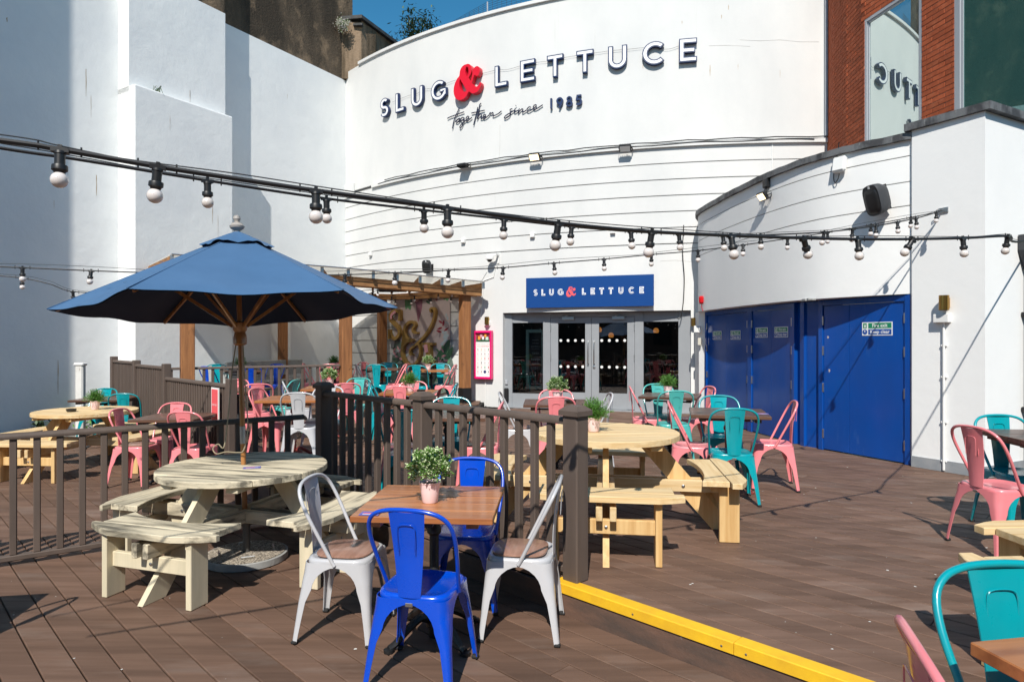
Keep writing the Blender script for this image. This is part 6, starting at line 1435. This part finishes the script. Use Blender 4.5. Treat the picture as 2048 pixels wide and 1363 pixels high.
# ================================================================ POTTED PLANTS
def foliage_mesh(name, kind, seed):
    rr = random.Random(seed); lf = MB(); fw = MB(); st = MB()
    def leaf(m, p, d_, L, wd_, fold=.25):
        d_ = d_.normalized(); s = d_.cross(Vector((0, 0, 1))); s = s.normalized() if s.length > 1e-4 else Vector((1, 0, 0)); u = s.cross(d_); a = rr.uniform(-.9, .9); s, u = s * math.cos(a) + u * math.sin(a), u * math.cos(a) - s * math.sin(a)
        m.add([p, p + d_ * L * .5 + s * wd_ * .5 + u * fold * wd_, p + d_ * L, p + d_ * L * .5 - s * wd_ * .5 + u * fold * wd_], [(0, 1, 2), (0, 2, 3)])
    if kind == 'box':
        for i in range(2600):
            a = rr.uniform(0, 6.283); ct = rr.uniform(-.55, 1); r = rr.uniform(.55, 1) ** .5; sn = math.sqrt(1 - ct * ct); dv = Vector((sn * math.cos(a), sn * math.sin(a), ct)); bump_ = 1 + .20 * math.sin(a * 5 + ct * 7) + .14 * math.sin(a * 3 - ct * 9) + rr.gauss(0, .05)
            p = Vector((dv.x * .098 * r * bump_, dv.y * .098 * r * bump_, .185 + dv.z * .082 * r * bump_)); od = dv + Vector((rr.uniform(-.8, .8), rr.uniform(-.8, .8), rr.uniform(-.3, .9)))
            leaf(lf, p, od, rr.uniform(.014, .022), rr.uniform(.008, .012))
            if r > .80 and rr.random() < .26:
                for q in range(3): leaf(fw, p + od.normalized() * .010, od + Vector((rr.uniform(-1, 1), rr.uniform(-1, 1), rr.uniform(-.2, 1))), rr.uniform(.010, .015), .0085)
    else:
        for i in range(150):
            a = rr.uniform(0, 6.283); el = rr.uniform(.25, 1.5); dv = Vector((math.cos(a) * math.cos(el), math.sin(a) * math.cos(el), math.sin(el))); L = rr.uniform(.09, .165); p = Vector((rr.uniform(-.03, .03), rr.uniform(-.03, .03), .105)); n = 9
            for j in range(n):
                t = (j + 1) / n; c = p + dv * L * t + Vector((0, 0, -.035 * t * t * math.cos(el)))
                for q in range(3): leaf(lf, c, dv + Vector((rr.uniform(-.9, .9), rr.uniform(-.9, .9), rr.uniform(-.5, .7))), rr.uniform(.018, .032), rr.uniform(.0035, .006))
    return lf.mesh('foliage', 'leaf' if kind == 'box' else 'leaf_fern'), (fw.mesh('flowers', 'flower_white') if fw.v else None)
pot = MB(); pot.lathe([(0, 0), (.040, 0), (.043, .004), (.050, .060), (.058, .104), (.061, .106), (.061, .112), (.056, .112), (.050, .095), (0, .095)], 28); potm = pot.mesh('pot', 'pot_pink', True, 40); soilm = MB().lathe([(0, .098), (.052, .0985)], 16).mesh('soil', 'soil')
PL = {'box': foliage_mesh('a', 'box', 1), 'fern': foliage_mesh('b', 'fern', 2)}
def plant(kind, X, Y, z, label, rz=0.0, sc=1.0):
    t = thing('potted_plant', label, 'potted plant', (X, Y, z), rz, 'small plants in pink pots'); t.scale = (sc, sc, sc); obj('pot', potm, t); obj('soil', soilm, t); obj('foliage', PL[kind][0], t)
    if PL[kind][1]: obj('flowers', PL[kind][1], t)
TS = .754
plant('box', *gpt(860, 1003, LOW + TS), LOW + TS, 'white-flecked bushy plant in a pale pink pot on the front table', .4)
plant('fern', *gpt(1187, 862, .741), .741, 'feathery green plant in a pink pot on the pine picnic table', 1.0)
plant('fern', -5.42, 8.45, LOW + .741, 'feathery green plant in a pink pot on the left pine picnic table', 2.0)
plant('fern', 2.02, 8.42, TS, 'feathery green plant on the table by the right sidelight', 3.0)
plant('box', .52, 7.44, TS, 'white-flowered plant on the table before the left door leaf', 4.0)
plant('fern', -1.40, 8.98, TS, 'feathery green plant on the honey-brown table', 5.0)
plant('box', -2.74, 9.76, TS, 'white-flowered plant on the table beside the pergola rail', 2.4)
plant('box', -1.68, 13.04, PZ + TS, 'pale bushy plant on the table in front of the gold ampersand', 1.2)
plant('fern', -3.82, 13.95, PZ + TS, 'green plant on a table deep under the pergola', .2); plant('fern', -5.35, 12.8, PZ + TS, 'green plant behind the big corner post of the pergola', .9)
def ashtray(X, Y, z, label):
    m = MB(); m.lathe([(0, 0), (.045, 0), (.056, .012), (.058, .035), (.050, .036), (.046, .014), (0, .012)], 18); o = m.build('ashtray', 'ashtray', None, True, 40); o.location = (X, Y, z); tag(o, label, 'ashtray', 'black ashtrays')
ashtray(-5.56, 8.20, LOW + .741, 'black glass ashtray beside the plant on the left pine picnic table'); ashtray(-1.24, 8.86, TS, 'black ashtray on the honey-brown table'); ashtray(.66, 7.30, TS, 'black ashtray on the dark table before the left door leaf')
def card(X, Y, z, rz, label, sz=(.10, .07)):
    t = thing('table_card', label, 'card', (X, Y, z), rz, 'violet order cards stuck on tables'); MB().box((0, 0, .0015), (*sz, .002)).build('sheet', 'print_violet', t); MB().box((-.01, .0, .0028), (sz[0] * .5, .010, .0006)).build('print_line', 'letter_coral', t); MB().box((.0, -.018, .0028), (sz[0] * .7, .006, .0006)).build('print_line', 'paper_white', t)
card(-.72, 3.30, LOW + TS, R(-4), 'violet order card on the left corner of the front table'); card(-1.90, 4.75, LOW + .7045, R(20), 'violet order card beside the umbrella pole on the cream table', (.12, .07)); card(2.40, 6.22, TS, R(-14), 'violet order card on the dark table before the fire doors')
# pink poster on the slatted fence
c_ = Vector(P3).lerp(Vector(P2), .13); fp = thing('fence_poster', 'small pink poster in a white frame on the slatted fence post', 'poster'); Mx = plane_frame((c_.x - .03, c_.y - .03), (-Q2, -Q2), .45); MB().box((0, .22, .03), (.23, .42, .012), Mx).build('frame', 'paper_white', fp); MB().box((0, .22, .037), (.19, .38, .004), Mx).build('print', 'letter_coral', fp); txt('RESERVED', .032, 0, .22, .040, Mx, 'paper_white', fp)

# ================================================================ GREENERY HIGH UP AND BY THE WALL
def leafy(name, label, cat, loc, rad, n, leafL, mat, seed, stems=5, flowers=0):
    rr = random.Random(seed); t = thing(name, label, cat, loc); st = MB(); lf = MB(); fw = MB()
    for i in range(stems):
        a = rr.uniform(0, 6.28); top = Vector((math.cos(a) * rad[0] * rr.uniform(.2, .8), math.sin(a) * rad[1] * rr.uniform(.2, .8), rad[2] * rr.uniform(1.0, 1.9))); P_ = [Vector((0, 0, 0)), top * .5 + Vector((rr.uniform(-.1, .1), rr.uniform(-.1, .1), 0)) * rad[0], top]
        pth = [Vector(q) for q in catmull(P_, 6)]; st.tube([tuple(q) for q in pth], .02, 5, None, True, [.022 * rad[0] * (1 - .8 * k / (len(pth) - 1)) for k in range(len(pth))])
        for j in range(n // stems):
            f = rr.uniform(.25, 1) ** .7; k = int(f * (len(pth) - 1)); c = pth[k] + Vector((rr.gauss(0, .22) * rad[0], rr.gauss(0, .22) * rad[1], rr.gauss(0, .16) * rad[2])); dv = Vector((rr.gauss(0, 1), rr.gauss(0, 1), rr.gauss(-.1, .7))).normalized(); L = leafL * rr.uniform(.6, 1.2); s = dv.cross(Vector((0, 0, 1))).normalized() * L * .16
            lf.add([c, c + dv * L * .5 + s, c + dv * L, c + dv * L * .5 - s], [(0, 1, 2), (0, 2, 3)])
            if flowers and rr.random() < flowers: q = c + dv * L; fw.lathe([(0, -.01), (.016, 0), (0, .012)], 6, None, tuple(q))
    st.build('stems', 'twig', t); lf.build('leaves', mat, t)
    if fw.v: fw.build('flowers', 'flower_pinkish', t)
leafy('roof_shrub', 'leafy green shrub growing on the roof behind the white curve', 'shrub', (-3.25, 22.2, 10.0), (.75, .6, 1.45), 1900, .17, 'leaf_dull', 3, 12)
leafy('wall_flowers', 'clump of small white flowers growing out of the brown roughcast corner', 'plant', (-4.42, 17.05, 9.55), (.22, .18, .20), 700, .05, 'leaf', 8, 12, .55)
for i, (s_, dd, h) in enumerate(((7.2, .30, .22), (7.0, .55, .18), (6.55, .32, .30), (6.2, .30, .2))):
    leafy('wall_weed', ['low dry weed at the foot of the left wall, far left', 'small green weed in the gravel by the left wall', 'spiky pale plant at the foot of the left wall behind the picnic table', 'little weed by the left wall near the white post'][i], 'plant', (*wp(s_, dd), LOW), (h * .7, h * .7, h), 160, .13, 'leaf_dull' if i != 2 else 'leaf', 30 + i, 7)
# bird netting on the roof edge
bn = thing('roof_netting', 'fine dark bird netting on a thin metal post along the top of the curve', 'netting'); X0n, X1n = -2.0, 1.2
m = MB(); Xp = -.62; m.tube([(*arc_xy(Xp, -.15), TOP + .05), (*arc_xy(Xp, -.15), TOP + .40)], .016, 6); m.build('post', 'frame_grey', bn)
m = MB(); N = 30
def netz(X): return TOP + .07 + (.33 * (X - X0n) / (Xp - X0n) if X < Xp else .33 + .06 * (X - Xp))
for i in range(N + 1):
    X = X0n + (X1n - X0n) * i / N; m.tube([(*arc_xy(X, -.15), TOP + .07), (*arc_xy(X, -.15), max(netz(X), TOP + .075))], .0035, 3)
for j in range(8):
    f = j / 7; m.tube([(*arc_xy(X0n + (X1n - X0n) * i / N, -.15), TOP + .07 + (netz(X0n + (X1n - X0n) * i / N) - TOP - .07) * f) for i in range(N + 1)], .0035, 3)
m.build('mesh', 'netting', bn)
